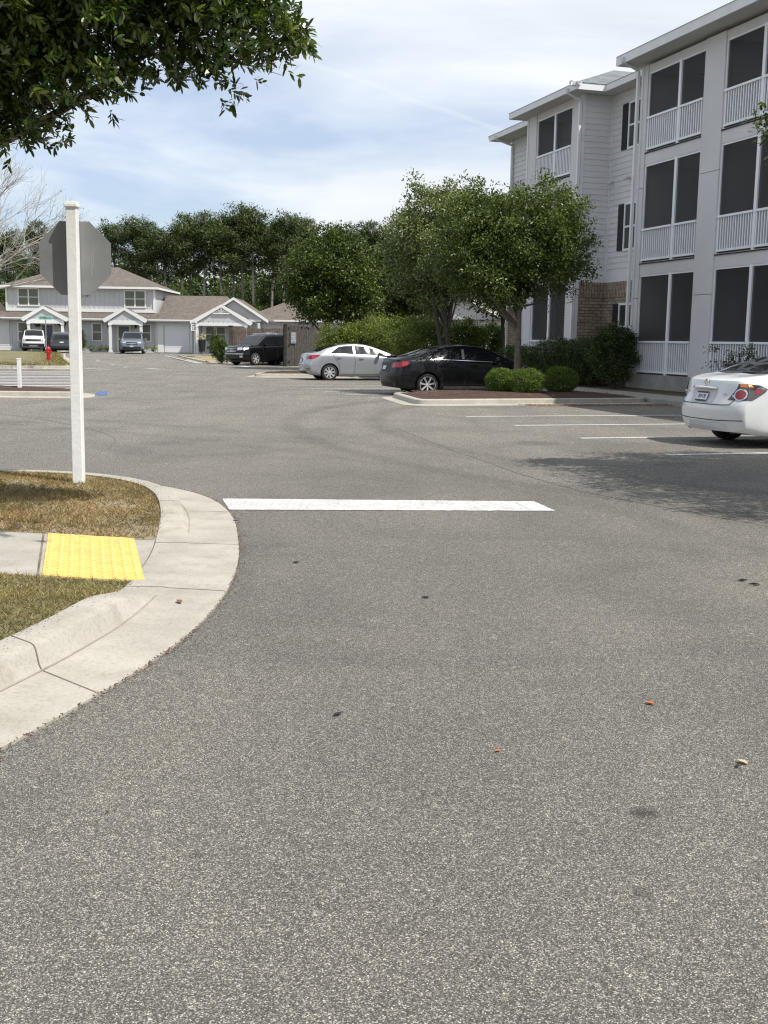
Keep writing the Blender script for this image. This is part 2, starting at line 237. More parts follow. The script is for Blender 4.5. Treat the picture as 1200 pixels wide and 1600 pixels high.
# ------------------------------------------------------------------ builders
def link(name, me, m, parent=None, loc=None):
    o = bpy.data.objects.new(name, me); COL.objects.link(o)
    for x in (m if isinstance(m, (list, tuple)) else [m]): me.materials.append(x)
    if parent: o.parent = parent
    if loc: o.location = loc
    return o
def tag(o, label=None, cat=None, group=None, kind=None):
    if label: o['label'] = label
    if cat: o['category'] = cat
    if group: o['group'] = group
    if kind: o['kind'] = kind
    return o
def thing(name, label, cat, loc=(0, 0, 0), rz=0, group=None):
    o = bpy.data.objects.new(name, None); COL.objects.link(o); o.location = loc; o.rotation_euler = (0, 0, rz); o.empty_display_size = .2
    return tag(o, label, cat, group)
def copy_tree(o, parent=None):
    c = o.copy(); COL.objects.link(c)
    if parent: c.parent = parent
    for ch in o.children: copy_tree(ch, c)
    return c
class MB:
    def __init__(s, off=(0, 0, 0)): s.v = []; s.f = []; s.m = []; s.off = off
    def add(s, vs, fs, m=0):
        n = len(s.v); s.v += [tuple(p) for p in vs]; s.f += [tuple(n+i for i in f) for f in fs]; s.m += [m]*len(fs); return s
    def box(s, x0, x1, y0, y1, z0, z1, m=0):
        return s.add([(x, y, z) for z in (z0, z1) for y in (y0, y1) for x in (x0, x1)],
                     [(0, 2, 3, 1), (4, 5, 7, 6), (0, 1, 5, 4), (2, 6, 7, 3), (0, 4, 6, 2), (1, 3, 7, 5)], m)
    def prism(s, pts, z0, z1, m=0):     # pts ccw in xy
        n = len(pts)
        return s.add([(*p, z0) for p in pts]+[(*p, z1) for p in pts], [tuple(range(n))[::-1], tuple(range(n, 2*n))]+[(i, (i+1) % n, n+(i+1) % n, n+i) for i in range(n)], m)
    def prism_y(s, pts, y0, y1, m=0):   # pts in xz
        n = len(pts)
        return s.add([(p[0], y0, p[1]) for p in pts]+[(p[0], y1, p[1]) for p in pts], [tuple(range(n)), tuple(range(n, 2*n))[::-1]]+[(i, n+i, n+(i+1) % n, (i+1) % n) for i in range(n)], m)
    def prism_x(s, pts, x0, x1, m=0):   # pts in yz
        n = len(pts)
        return s.add([(x0, *p) for p in pts]+[(x1, *p) for p in pts], [tuple(range(n))[::-1], tuple(range(n, 2*n))]+[(i, (i+1) % n, n+(i+1) % n, n+i) for i in range(n)], m)
    def tube(s, pts, rad, n=6, m=0, cap=True):
        pts = [Vector(p) for p in pts]; k = len(pts)
        if isinstance(rad, (int, float)): rad = [rad]*k
        vs = []; up = Vector((.13, .31, .94))
        for i, p in enumerate(pts):
            d = (pts[min(i+1, k-1)]-pts[max(i-1, 0)])
            d = d.normalized() if d.length > 1e-9 else Vector((0, 0, 1))
            a = d.cross(up)
            if a.length < .05: a = d.cross(Vector((1, 0, 0)))
            a.normalize(); b = d.cross(a)
            for j in range(n):
                t = 2*math.pi*j/n; vs.append(p+(a*math.cos(t)+b*math.sin(t))*rad[i])
        fs = [(i*n+j, i*n+(j+1) % n, (i+1)*n+(j+1) % n, (i+1)*n+j) for i in range(k-1) for j in range(n)]
        if cap: fs += [tuple(range(n))[::-1], tuple(range((k-1)*n, k*n))]
        return s.add(vs, fs, m)
    def lathe(s, prof, c=(0, 0, 0), n=24, axis='z', m=0, closed=False):
        vs = []; k = len(prof)
        for r, h in prof:
            for j in range(n):
                t = 2*math.pi*j/n; a, b = r*math.cos(t), r*math.sin(t)
                vs.append((c[0]+a, c[1]+b, c[2]+h) if axis == 'z' else ((c[0]+a, c[1]+h, c[2]+b) if axis == 'y' else (c[0]+h, c[1]+a, c[2]+b)))
        fs = [(i*n+j, i*n+(j+1) % n, (i+1)*n+(j+1) % n, (i+1)*n+j) for i in range(k-1) for j in range(n)]
        if not closed: fs += [tuple(range(n))[::-1], tuple(range((k-1)*n, k*n))]
        else: fs += [((k-1)*n+j, (k-1)*n+(j+1) % n, (j+1) % n, j) for j in range(n)]
        return s.add(vs, fs, m)
    def sheet(s, pts, z, m=0): return s.add([(p[0], p[1], z if len(p) < 3 else p[2]) for p in pts], [tuple(range(len(pts)))], m)
    def build(s, name, m, parent=None, loc=None, smooth=False, bevel=0, fix=True):
        me = bpy.data.meshes.new(name); o_ = s.off
        me.from_pydata([(x-o_[0], y-o_[1], z-o_[2]) for x, y, z in s.v], [], s.f)
        o = link(name, me, m, parent, loc)
        me.polygons.foreach_set('material_index', s.m)
        if fix:
            bm = bmesh.new(); bm.from_mesh(me); bmesh.ops.recalc_face_normals(bm, faces=bm.faces); bm.to_mesh(me); bm.free()
        if smooth:
            me.polygons.foreach_set('use_smooth', [True]*len(me.polygons)); me.set_sharp_from_angle(angle=R(smooth if smooth > 1 else 38))
        if bevel:
            b = o.modifiers.new('b', 'BEVEL'); b.width = bevel; b.segments = 2; b.limit_method = 'ANGLE'
        return o
def text(body, size, m, parent, loc, rot, name='lettering', extrude=.004, alignx='CENTER', sx=1, bold=0):
    c = bpy.data.curves.new('t', 'FONT'); c.body = body; c.size = size; c.extrude = extrude; c.align_x = alignx; c.align_y = 'CENTER'; c.offset = bold
    o = bpy.data.objects.new('t', c); COL.objects.link(o)
    dg = bpy.context.evaluated_depsgraph_get(); me = bpy.data.meshes.new_from_object(o.evaluated_get(dg)); bpy.data.objects.remove(o)
    me.transform(Matrix.Diagonal((sx, 1, 1, 1))); me.transform(Matrix.Translation(loc) @ rot.to_4x4()); me.materials.clear()
    return link(name, me, m, parent)
ALPHA = R(17)
def lot(b, a, z=0): return Vector((b*math.cos(ALPHA)-a*math.sin(ALPHA), b*math.sin(ALPHA)+a*math.cos(ALPHA), z))
def inpoly(x, y, P):
    P = np.array(P); c = np.zeros(len(x), bool); j = len(P)-1
    for i in range(len(P)):
        xi, yi = P[i]; xj, yj = P[j]
        k = ((yi > y) != (yj > y)) & (x < (xj-xi)*(y-yi)/((yj-yi) if yj != yi else 1e-9)+xi); c ^= k; j = i
    return c
def smooth_path(P, n=6):
    P = [Vector(p) for p in P]; out = []
    for i in range(len(P)-1):
        p0, p1, p2, p3 = P[max(i-1, 0)], P[i], P[i+1], P[min(i+2, len(P)-1)]
        for k in range(n):
            t = k/n; out.append(.5*((2*p1)+(p2-p0)*t+(2*p0-5*p1+4*p2-p3)*t*t+(3*p1-p0-3*p2+p3)*t**3))
    out.append(P[-1]); return out
# raw mesh of many leaf shaped faces
def leaves_mesh(name, C, size, m, parent=None, aspect=.42, up=.25, loc=None, droop=0, D=None, nside=6):
    n = len(C); 
    if D is None:
        D = RNG.normal(size=(n, 3)); D[:, 2] = D[:, 2]*.8-droop
    D = D/np.linalg.norm(D, axis=1, keepdims=True)
    Nn = RNG.normal(size=(n, 3)); Nn[:, 2] = np.abs(Nn[:, 2])+up*3
    Sd = np.cross(D, Nn); Sd /= np.linalg.norm(Sd, axis=1, keepdims=True)+1e-9
    Up = np.cross(Sd, D)
    L = size*RNG.uniform(.65, 1.3, n)[:, None]; Wd = L*aspect
    if nside == 6:
        pts = [C, C+D*L*.3-Sd*Wd*.45+Up*Wd*.12, C+D*L*.72-Sd*Wd*.42+Up*Wd*.10, C+D*L, C+D*L*.72+Sd*Wd*.42+Up*Wd*.10, C+D*L*.3+Sd*Wd*.45+Up*Wd*.12]
    elif nside == 4: pts = [C, C+D*L*.55-Sd*Wd*.5, C+D*L, C+D*L*.55+Sd*Wd*.5]
    else: pts = [C-Sd*Wd*.5, C+D*L, C+Sd*Wd*.5]
    k = len(pts); V = np.stack(pts, 1).reshape(-1, 3)
    me = bpy.data.meshes.new(name); me.vertices.add(n*k); me.vertices.foreach_set('co', V.ravel())
    me.loops.add(n*k); me.loops.foreach_set('vertex_index', np.arange(n*k)); me.polygons.add(n)
    me.polygons.foreach_set('loop_start', np.arange(n)*k); me.update(calc_edges=True)
    return link(name, me, m, parent, loc)

# ------------------------------------------------------------------ ground
def ground():
    b = MB(); b.sheet([(-1500, -600), (1500, -600), (1500, 2500), (-1500, 2500)], -.06); b.build('ground', mat('far_ground', (.09, .10, .045), .95, col2=(.16, .14, .075), vscale=.3), fix=False)['kind'] = 'structure'
    b = MB(); ys = [-12, 20, 45, 75, 80, 85, 90, 95, 130]
    h = lambda y: .15*(lambda t: t*t*(3-2*t))(min(max((y-75)/20, 0), 1))
    for i in range(len(ys)-1): b.add([(-60, ys[i], h(ys[i])), (60, ys[i], h(ys[i])), (60, ys[i+1], h(ys[i+1])), (-60, ys[i+1], h(ys[i+1]))], [(0, 1, 2, 3)])
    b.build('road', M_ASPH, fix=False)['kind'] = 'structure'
ground()
def road_h(y):
    t = min(max((y-75)/20, 0), 1); return .15*t*t*(3-2*t)
def sweep(path, prof, name, m, hs=None, parent=None):
    """profile (inward offset, height) swept along a path; inward is to the left of travel"""
    P = [Vector((p[0], p[1])) for p in path]; b = MB(); k = len(prof)
    for i, p in enumerate(P):
        d = (P[min(i+1, len(P)-1)]-P[max(i-1, 0)]).normalized(); nrm = Vector((-d.y, d.x))
        q = prof if hs is None else [(o, z if z <= .035 else .035+(z-.035)*hs[i]) for o, z in prof]
        b.v += [(p.x+nrm.x*o, p.y+nrm.y*o, z) for o, z in q]
    for i in range(len(P)-1):
        for j in range(k-1): b.f.append((i*k+j, (i+1)*k+j, (i+1)*k+j+1, i*k+j+1)); b.m.append(0)
    b.f += [tuple(range(k)), tuple(range((len(P)-1)*k, len(P)*k))[::-1]]; b.m += [0, 0]
    return b.build(name, m, parent, smooth=30)
KPROF = [(0, -.05), (0, .012), (.02, .016), (.365, .030), (.39, .036), (.405, .055), (.425, .118), (.437, .136), (.46, .145), (.60, .150), (.615, .146), (.618, -.05)]
OUT = smooth_path([(-4.2, .0), (-3.1, 1.0), (-2.3, 2.1), (-1.78, 3.1), (-1.43, 4.03), (-1.21, 4.77), (-1.10, 5.24), (-1.01, 5.78), (-.965, 6.4), (-.97, 7.05), (-1.02, 7.75), (-1.12, 8.5), (-1.30, 9.55), (-1.55, 10.42), (-1.92, 11.15), (-2.5, 11.75), (-3.3, 12.12), (-4.5, 12.22), (-8, 12.25)], 8)
def hk(y, x):
    if x < -1.9 and y < 3: return 1
    up = lambda a, b_, v: (lambda t: t*t*(3-2*t))(min(max((v-a)/(b_-a), 0), 1))
    return (1-up(5.75, 6.75, y)) if y < 7.5 else up(8.3, 10.6, y)*.9+.1*up(8.25, 8.4, y)
sweep(OUT, KPROF, 'kerb', M_CONC, [hk(p.y, p.x) for p in OUT])['kind'] = 'structure'
def off_path(P, o):
    r = []
    for i, p in enumerate(P):
        d = (P[min(i+1, len(P)-1)]-P[max(i-1, 0)]).normalized(); r.append((p.x-d.y*o, p.y+d.x*o))
    return r
INN = off_path(OUT, .612)
# kerb joints: thin dark recess lines laid over the profile
def kerb_joint(i, path=OUT, hs=hk, prof=KPROF, w=.008, jit=.0):
    p = path[i]; d = (path[min(i+1, len(path)-1)]-path[max(i-1, 0)]).normalized(); nr = Vector((-d.y, d.x)); q = []
    h = hs(p.y, p.x)
    for o, z in prof[1:-1]:
        z2 = z if z <= .035 else .035+(z-.035)*h
        e = .0022; s_ = o+(e if False else 0)
        sk = d*(o*(.45 if p.y < 5.5 else 0)); q.append((p.x+sk.x+nr.x*(s_-(.002 if .36 < o < .44 else 0)), p.y+sk.y+nr.y*(s_-(.002 if .36 < o < .44 else 0)), z2+e))
    v = [(a-d.x*w/2, b_-d.y*w/2, c) for a, b_, c in q]+[(a+d.x*w/2, b_+d.y*w/2, c) for a, b_, c in q]; n = len(q)
    return v, [(j, j+1, n+j+1, n+j) for j in range(n-1)]
b = MB(); cr_ = []
for i, p in enumerate(OUT):
    d = (OUT[min(i+1, len(OUT)-1)]-OUT[max(i-1, 0)]).normalized(); nr = Vector((-d.y, d.x)); h = hk(p.y, p.x); jj = .0; w = -.006+.007*min(1, h*1.5)
    cr_ += [(p.x+nr.x*(.380+jj-.006-w), p.y+nr.y*(.380+jj-.006-w), .0352 if h > .15 else .02), (p.x+nr.x*(.384+jj), p.y+nr.y*(.384+jj), .0375 if h > .15 else .02)]
b.add(cr_, [(2*i, 2*i+2, 2*i+3, 2*i+1) for i in range(len(OUT)-1)]); b.build('gutter_dirt', mat('gutter_dirt', (.34, .31, .26), .95, col2=(.24, .205, .165), vscale=6, detail=6), fix=False)['kind'] = 'structure'
b = MB()
def nearest(y, lo=0): return min(range(len(OUT)), key=lambda i: abs(OUT[i].y-y)+(9 if OUT[i].x < -2.2 and y > 3 and y < 11 else 0))
for yy in (2.1, 4.72, 6.72, 8.3, 9.9): b.add(*kerb_joint(nearest(yy)))
b.build('kerb_joint', mat('joint_dirt', (.09, .07, .05), .95, col2=(.22, .19, .15), vscale=9, detail=8))['kind'] = 'structure'
# fine horizontal broom lines & dirt along the gutter edge are in leaf litter below
YN, YF = 6.88, 8.33
def sub(poly, ylo, yhi):  # clip polygon in y
    def clip(P, f, y0):
        o = []
        for i in range(len(P)):
            a, c = P[i], P[(i+1) % len(P)]
            ia, ic = f(a[1], y0), f(c[1], y0)
            if ia: o.append(a)
            if ia != ic: t = (y0-a[1])/(c[1]-a[1]); o.append((a[0]+(c[0]-a[0])*t, y0))
        return o
    return clip(clip(poly, lambda y, k: y >= k, ylo), lambda y, k: y <= k, yhi)
IPOLY = INN+[(-14, INN[-1][1]), (-14, 0)]
PS, PW, PN = sub(IPOLY, -5, YN), sub(IPOLY, YN, YF), sub(IPOLY, YF, 20)
M_DIRT = mat('turf_soil', (.20, .15, .10), .95, col2=(.36, .30, .215), vscale=5, detail=8, bump=.8, bscale=60)
M_DIRT2 = mat('turf_soil_green', (.13, .115, .055), .95, col2=(.20, .17, .09), vscale=7, detail=8, bump=.8, bscale=60)
def inset_h(P, z0, z1, name, m):
    bm = bmesh.new(); f = bm.faces.new([bm.verts.new((p[0], p[1], z0)) for p in P]); bmesh.ops.triangulate(bm, faces=[f])
    me = bpy.data.meshes.new(name); bm.to_mesh(me); bm.free(); o = link(name, me, m); o['kind'] = 'structure'; return o
def polygrid(P, step):
    bm = bmesh.new(); vs = [bm.verts.new((p[0], p[1], 0)) for p in P]; bm.faces.new(vs); bmesh.ops.triangulate(bm, faces=bm.faces[:])
    a = np.array([p[:2] for p in P])
    for ax in (0, 1):
        n = int((a[:, ax].max()-a[:, ax].min())/step)
        for i in range(1, n+1):
            c = a[:, ax].min()+(a[:, ax].max()-a[:, ax].min())*i/(n+1); co = [0, 0, 0]; co[ax] = c; no = [0, 0, 0]; no[ax] = 1
            bmesh.ops.bisect_plane(bm, geom=bm.verts[:]+bm.edges[:]+bm.faces[:], plane_co=co, plane_no=no)
    bmesh.ops.triangulate(bm, faces=[f for f in bm.faces if len(f.verts) > 4])
    bm.verts.index_update(); V = [tuple(v.co)[:2] for v in bm.verts]; Fc = [tuple(v.index for v in f.verts) for f in bm.faces]; bm.free(); return V, Fc
_IA = np.array(INN)
def verge_z(x, y):
    """height of the verge: follows the kerb, dips towards the ramp"""
    d2 = (_IA[:, 0]-x)**2+(_IA[:, 1]-y)**2; i = int(d2.argmin()); d = math.sqrt(d2[i]); ky = _IA[i, 1]; zk = .030+.098*hk(ky, _IA[i, 0])
    if YN-.25 < y < YF+.25: w = max(0, 1-max(0, YN-y, y-YF)/.25)
    else: w = 0
    zi = .115-.035*w; t = min(d/1.3, 1); t = t*t*(3-2*t); return zk+(zi-zk)*t
def verge(P, dz, name, m, step=.14):
    Q = [p for p in P if p[0] > -6.5]; lo, hi = min(p[1] for p in P), max(p[1] for p in P)
    Q = []
    for i, p in enumerate(P):   # clip at x=-6.5
        q = P[(i+1) % len(P)]; a, c = p[0] > -6.5, q[0] > -6.5
        if a: Q.append(p)
        if a != c: t = (-6.5-p[0])/(q[0]-p[0]); Q.append((-6.5, p[1]+(q[1]-p[1])*t))
    V, Fc = polygrid(Q, step); b = MB(); b.add([(x, y, verge_z(x, y)+dz) for x, y in V], Fc); o = b.build(name, m, smooth=80, fix=False); o['kind'] = 'structure'
verge(PS, .002, 'verge_soil', M_DIRT2); verge(PN, .002, 'verge_soil', M_DIRT); verge(PW, 0, 'sidewalk', M_WALK)
b = MB()   # joints of the little walk: along the kerb and either side of the pad
ii = [i for i in range(len(OUT)) if YN-.1 < INN[i][1] < YF+.05 and INN[i][0] > -2]
for i in ii[:-1]: p, q = INN[i], INN[i+1]; b.add([(p[0]-.012, p[1], verge_z(*p)+.003), (p[0]+.004, p[1], verge_z(*p)+.003), (q[0]+.004, q[1], verge_z(*q)+.003), (q[0]-.012, q[1], verge_z(*q)+.003)], [(0, 1, 2, 3)])
for k in range(8):
    f0, f1 = k/8, (k+1)/8; P4 = [(-2.175-.4*f0, YN+(YF-YN)*f0), (-2.16-.4*f0, YN+(YF-YN)*f0), (-2.16-.4*f1, YN+(YF-YN)*f1), (-2.175-.4*f1, YN+(YF-YN)*f1)]
    b.add([(x, y, verge_z(x, y)+.003) for x, y in P4], [(0, 1, 2, 3)])
b.build('walk_joint', MATS['joint_dirt'], fix=False)['kind'] = 'structure'
def pad():
    A_, B_, C_, D_ = [Vector(p) for p in ((-2.53, 8.32), (-1.88, 8.32), (-1.50, 6.90), (-2.145, 6.90))]
    b = MB(); n_ = 8; V_ = []
    for i in range(n_+1):
        for j in range(n_+1): p = (D_.lerp(C_, i/n_)).lerp(A_.lerp(B_, i/n_), j/n_); V_.append((p.x, p.y, verge_z(p.x, p.y)+.008))
    m_ = len(V_); F_ = [(i*(n_+1)+j, (i+1)*(n_+1)+j, (i+1)*(n_+1)+j+1, i*(n_+1)+j+1) for i in range(n_) for j in range(n_)]
    V_ += [(x, y, z-.02) for x, y, z in V_]; F_ += [tuple(k+m_ for k in f[::-1]) for f in F_]
    ed = [i*(n_+1) for i in range(n_+1)]+[n_*(n_+1)+j for j in range(1, n_+1)]+[i*(n_+1)+n_ for i in range(n_-1, -1, -1)]+[j for j in range(n_-1, 0, -1)]
    F_ += [(ed[k], ed[(k+1) % len(ed)], ed[(k+1) % len(ed)]+m_, ed[k]+m_) for k in range(len(ed))]; b.add(V_, F_)
    nu, nv = 9, 16
    for i in range(nu):
        for j in range(nv):
            u, v = (i+.5)/nu, (j+.5)/nv; p = (D_.lerp(C_, u)).lerp(A_.lerp(B_, u), v)
            zz = verge_z(p.x, p.y); b.lathe([(.021, zz+.0075), (.018, zz+.0130), (.011, zz+.0155)], (p.x, p.y, 0), 8, m=1)
    m = [mat('yellow_tactile', (.76, .52, .13), .65, col2=(.60, .41, .11), vscale=5, detail=10), mat('yellow_dome', (.60, .42, .12), .65, col2=(.70, .52, .20), vscale=40)]
    o = b.build('tactile_pad', m, smooth=40); tag(o, 'yellow truncated dome warning pad on the kerb ramp beside the sign post', 'tactile pad')
pad()
# turf blades
def blades(P, n, h, mt, name, z, label, ybias=None, clump=0):
    P_ = np.array(P); x0, y0 = P_.min(0); x1, y1 = P_.max(0); x0 = max(x0, -5.2)
    X = RNG.uniform(x0, x1, n*2); Y = RNG.uniform(y0, y1, n*2); k = inpoly(X, Y, P); 
    if clump:
        dens = (np.sin(X*3.1+1.3*np.sin(Y*2.3))*np.sin(Y*3.7+X)+np.sin(X*9+Y*4)*.5+np.sin(Y*12-X*7)*.4); k &= (dens > RNG.uniform(-1.6, clump, n*2))
    X, Y = X[k][:n], Y[k][:n]
    C = np.stack([X, Y, np.array([verge_z(a, b_) for a, b_ in zip(X, Y)])], 1); D = RNG.normal(size=(len(X), 3))*np.array([.8, .8, .35]); D[:, 2] = np.abs(D[:, 2])+.30
    return leaves_mesh(name, C, h, mt, aspect=.12, up=0, D=D, nside=3)
M_GB = leaf_mat('turf_blades_dry', (.15, .075, .038), (.30, .21, .11), (.52, .43, .28), .2, .7, 1.4, spec=.15)
M_GG = leaf_mat('turf_blades_olive', (.10, .092, .032), (.20, .175, .075), (.44, .37, .21), .25, .7, 1.8, spec=.15)
g = blades(PN, 48000, .045, M_GB, 'dry_turf', .116, None, clump=.75); tag(g, 'dry brown turf and pine straw around the sign post', 'turf', kind='stuff')
g = blades([p for p in PN], 16000, .05, M_GG, 'green_turf', .116, None, clump=.0); tag(g, 'greener weedy grass tufts amid the dry turf by the sign post', 'grass', kind='stuff')
g = blades(PS, 95000, .042, M_GG, 'green_turf', .123, None); tag(g, 'short olive grass between kerb and sidewalk at the near corner', 'grass', kind='stuff')
g = blades(PS, 14000, .04, M_GB, 'dry_turf', .123, None, clump=.6); tag(g, 'brown thatch among the short grass at the near corner', 'turf', kind='stuff')

# ------------------------------------------------------------------ road markings
def line(p, q, w=.10, z=.005, name='parking_line', zf=None):
    p, q = Vector(p), Vector(q); d = (q-p).normalized(); n = Vector((-d.y, d.x))*w/2
    h = (lambda y: z) if zf is None else (lambda y: z+road_h(y))
    b = MB(); b.add([(*(p-n), h(p.y)), (*(q-n), h(q.y)), (*(q+n), h(q.y)), (*(p+n), h(p.y))], [(0, 1, 2, 3)])
    o = b.build(name, M_LINE, fix=False); o['kind'] = 'structure'; return o
b = MB(); SL = []
for (a, c) in (((-1.41, 10.09), (1.60, 10.33)), ((1.60, 10.33), (1.48, 10.94)), ((1.48, 10.94), (-1.58, 10.80)), ((-1.58, 10.80), (-1.41, 10.09))):
    for k in range(60): f = k/60; SL.append((a[0]+(c[0]-a[0])*f+RNG.normal()*.004, a[1]+(c[1]-a[1])*f+RNG.normal()*.006))
b.sheet(SL, .005); b.build('stop_line', M_LINE, fix=False)['kind'] = 'structure'
b = MB(); b.sheet([(1.36, 10.40), (1.395, 10.40), (1.32, 10.86), (1.285, 10.86)], .009)
b.build('paint_wear', mat('worn_paint', (.62, .62, .60), .8), fix=False)['kind'] = 'structure'
for a0 in (11.4, 8.7): line(lot(8.5, a0).xy, lot(15.0, a0+.05).xy)
for a, bs, be in ((21.97, 8.47, 15.3), (19.5, 8.5, 15.3), (16.74, 8.5, 15.3), (14.03, 8.5, 15.3)):
    line(lot(bs, a).xy, lot(be, a+.08).xy, .16)
for (x, y) in ((-.43, 30.48), (-1.13, 32.06), (-1.83, 33.84), (-2.47, 35.87), (-3.15, 38.18)):
    p = Vector((x, y)); line(p, p+lot(6.2, .0).xy, .14)
line((-3.3, 40.2), (-2.0, 40.5), .12)
for (x, y), (x2, y2) in (((-13.16, 48.98), (-19.19, 45.7)), ((-12.41, 46.18), (-18.3, 43.2)), ((-11.61, 43.2), (-17.1, 40.5)), ((-10.89, 40.52), (-16.1, 38.1)), ((-10.18, 37.84), (-15.0, 35.7)), ((-9.52, 35.4), (-14.2, 33.6))):
    line((x, y), (x2, y2), .42)
for k in range(5):
    y = 36.6+k*2.9; line((-9.9-k*.78, y), (-16, y-2.7-k*.1), .26, .007)
line((-14.4, 53.8), (-13.0, 53.4), .35); line((-11.75, 55.4), (-10.9, 54.8), .5); line((-8.23, 63.6), (-7.3, 61.4), .45); line((-5.4, 58.2), (-4.85, 57.7), .4); line((-17.3, 88.4), (-11.4, 68.2), .14, .008, zf=1)
line((-28.2, 91), (-26.9, 91.3), .16, .01, zf=1); line((-24.6, 92), (-24.9, 95), .2, .01, zf=1); line((-21.4, 92), (-21.2, 95), .2, .01, zf=1)
b = MB(); b.sheet([(-8.05, 31.6), (-7.85, 31.7), (-7.40, 29.9), (-7.48, 29.55), (-7.75, 29.9)], .006); b.build('blue_marking', mat('blue_paint', (.06, .12, .28), .7, var=.2, vscale=5), fix=False)['kind'] = 'structure'
# tar seams / cracks in the asphalt
def seam(P, w, name='asphalt_crack', m=None, z=.003):
    P = smooth_path([(*p,) for p in P], 8); b = MB(); n = len(P); v = []
    for i, p in enumerate(P):
        d = (P[min(i+1, n-1)]-P[max(i-1, 0)]).normalized(); nn = Vector((-d.y, d.x))
        j = RNG.normal()*w*.6; ww = w*RNG.uniform(.4, 1.1)/2; c = p+nn*j
        v += [(c.x-nn.x*ww, c.y-nn.y*ww, z), (c.x+nn.x*ww, c.y+nn.y*ww, z)]
    b.add(v, [(2*i, 2*i+2, 2*i+3, 2*i+1) for i in range(n-1)]); o = b.build(name, m or mat('tar', (.125, .118, .105), .85), fix=False); o['kind'] = 'structure'
M_OLD = mat('old_joint', (.24, .225, .20), .9)
seam([(-8, 22.5), (-6.2, 20.6), (-4.4, 17.8), (-3.9, 15.9)], .022); seam([(-13, 49.5), (-8, 50.2), (-3, 50.8), (0, 51.5)], .10)
seam([(-14, 50.6), (-9, 48.5), (-5.8, 46)], .25, 'asphalt_joint', M_OLD, .0025); seam([(-24, 92), (-19, 74), (-13, 56)], .22, 'asphalt_joint', M_OLD, .0025)
seam([(-24, 76), (-15, 75), (-9, 64)], .3, 'asphalt_joint', M_OLD, .0026)
seam([(.2, 20), (1.0, 16), (1.7, 13), (2.3, 11.4), (3.6, 9.2), (5, 7)], .02); seam([(1.3, 14.5), (2.6, 14.3), (4.3, 14.9)], .02)
# ------------------------------------------------------------------ islands and kerbs
KP2 = [(0, -.05), (0, .010), (.02, .014), (.30, .024), (.32, .03), (.335, .125), (.35, .14), (.37, .148), (.48, .150), (.492, .146), (.495, -.05)]
def rounded(P, r, n=6):
    out = []; k = len(P)
    for i in range(k):
        p0, p, p1 = Vector(P[i-1]), Vector(P[i]), Vector(P[(i+1) % k]); a = (p0-p).normalized(); c = (p1-p).normalized()
        rr = min(r, (p0-p).length*.45, (p1-p).length*.45); s_, e = p+a*rr, p+c*rr
        for j in range(n+1):
            t = j/n; out.append((s_*(1-t)+p*t)*(1-t)+(p*(1-t)+e*t)*t)
    return out
def island(P, name, fill_m, r=.9, fz=.15, mound=.08, fname='mulch_bed'):
    path = rounded(P, r); path.append(path[0].copy()); 
    sweep(path, KP2, 'kerb', M_CONC)['kind'] = 'structure'
    inn = off_path(path, .49)[:-1]; c = Vector((sum(p[0] for p in inn)/len(inn), sum(p[1] for p in inn)/len(inn)))
    b = MB(); n = len(inn); rings = [(1, 0), (.93, .35), (.75, .8), (.45, 1), (.0, 1)]; v = []
    for t, hh in rings[:-1]: v += [(c.x+(p[0]-c.x)*t, c.y+(p[1]-c.y)*t, fz-.015+mound*hh+(RNG.normal()*.012 if t < 1 else 0)) for p in inn]
    v.append((c.x, c.y, fz+mound)); f = [(i*n+j, i*n+(j+1) % n, (i+1)*n+(j+1) % n, (i+1)*n+j) for i in range(3) for j in range(n)]+[(3*n+j, 3*n+(j+1) % n, 4*n) for j in range(n)]
    b.add(v, f); o = b.build(fname, fill_m, smooth=80); o['kind'] = 'structure'; return inn
def LP(*q): return [lot(b_, a).xy[:] for b_, a in q]
island(LP((8.3, 25.45), (15.9, 26.3), (15.9, 30.0), (8.9, 30.0)), 'a', M_MULCH, 1.0, mound=.10)
island(LP((7.7, 44.7), (15.6, 44.9), (15.6, 48.3), (8.8, 48.0)), 'b', M_MULCH, 1.0)
island([(-22, 26.2), (-7.3, 28.1), (-7.9, 30.6), (-22, 29.6)], 'c', M_MULCH, .8)
M_LAWN = mat('lawn', (.10, .10, .04), .95, col2=(.21, .175, .085), vscale=1.6, detail=9, bump=1, bscale=18)
M_LAWNB = mat('lawn_dry', (.22, .17, .075), .95, col2=(.33, .25, .12), vscale=1.5, detail=8)
island([(-45, 48.5), (-22, 49.2), (-14.3, 52.4), (-19.5, 70), (-25.5, 91), (-45, 92)], 'd', M_LAWN, 1.0, mound=.22, fname='lawn')
island([(-11.3, 68.4), (-9.6, 70.2), (-12.6, 86.5), (-16.6, 88.2)], 'e', M_LAWNB, .8, mound=.03, fname='lawn')
def lawn_blades(P, n, z, seed=0):
    P_ = np.array(P); x0, y0 = P_.min(0); x1, y1 = P_.max(0); X = RNG.uniform(x0, x1, n*2); Y = RNG.uniform(y0, y1, n*2); k = inpoly(X, Y, P); X, Y = X[k][:n], Y[k][:n]
    C = np.stack([X, Y, np.full(len(X), z)], 1); D = RNG.normal(size=(len(X), 3))*np.array([.6, .6, .3]); D[:, 2] = np.abs(D[:, 2])+.5
    return leaves_mesh('grass', C, .16, M_GG, aspect=.22, up=0, D=D, nside=3)
tag(lawn_blades([(-33, 49.6), (-22, 50.2), (-14.8, 53), (-20.2, 70), (-26, 90), (-42, 91)], 60000, .16), 'mown olive lawn around the red hydrant', 'grass', kind='stuff')
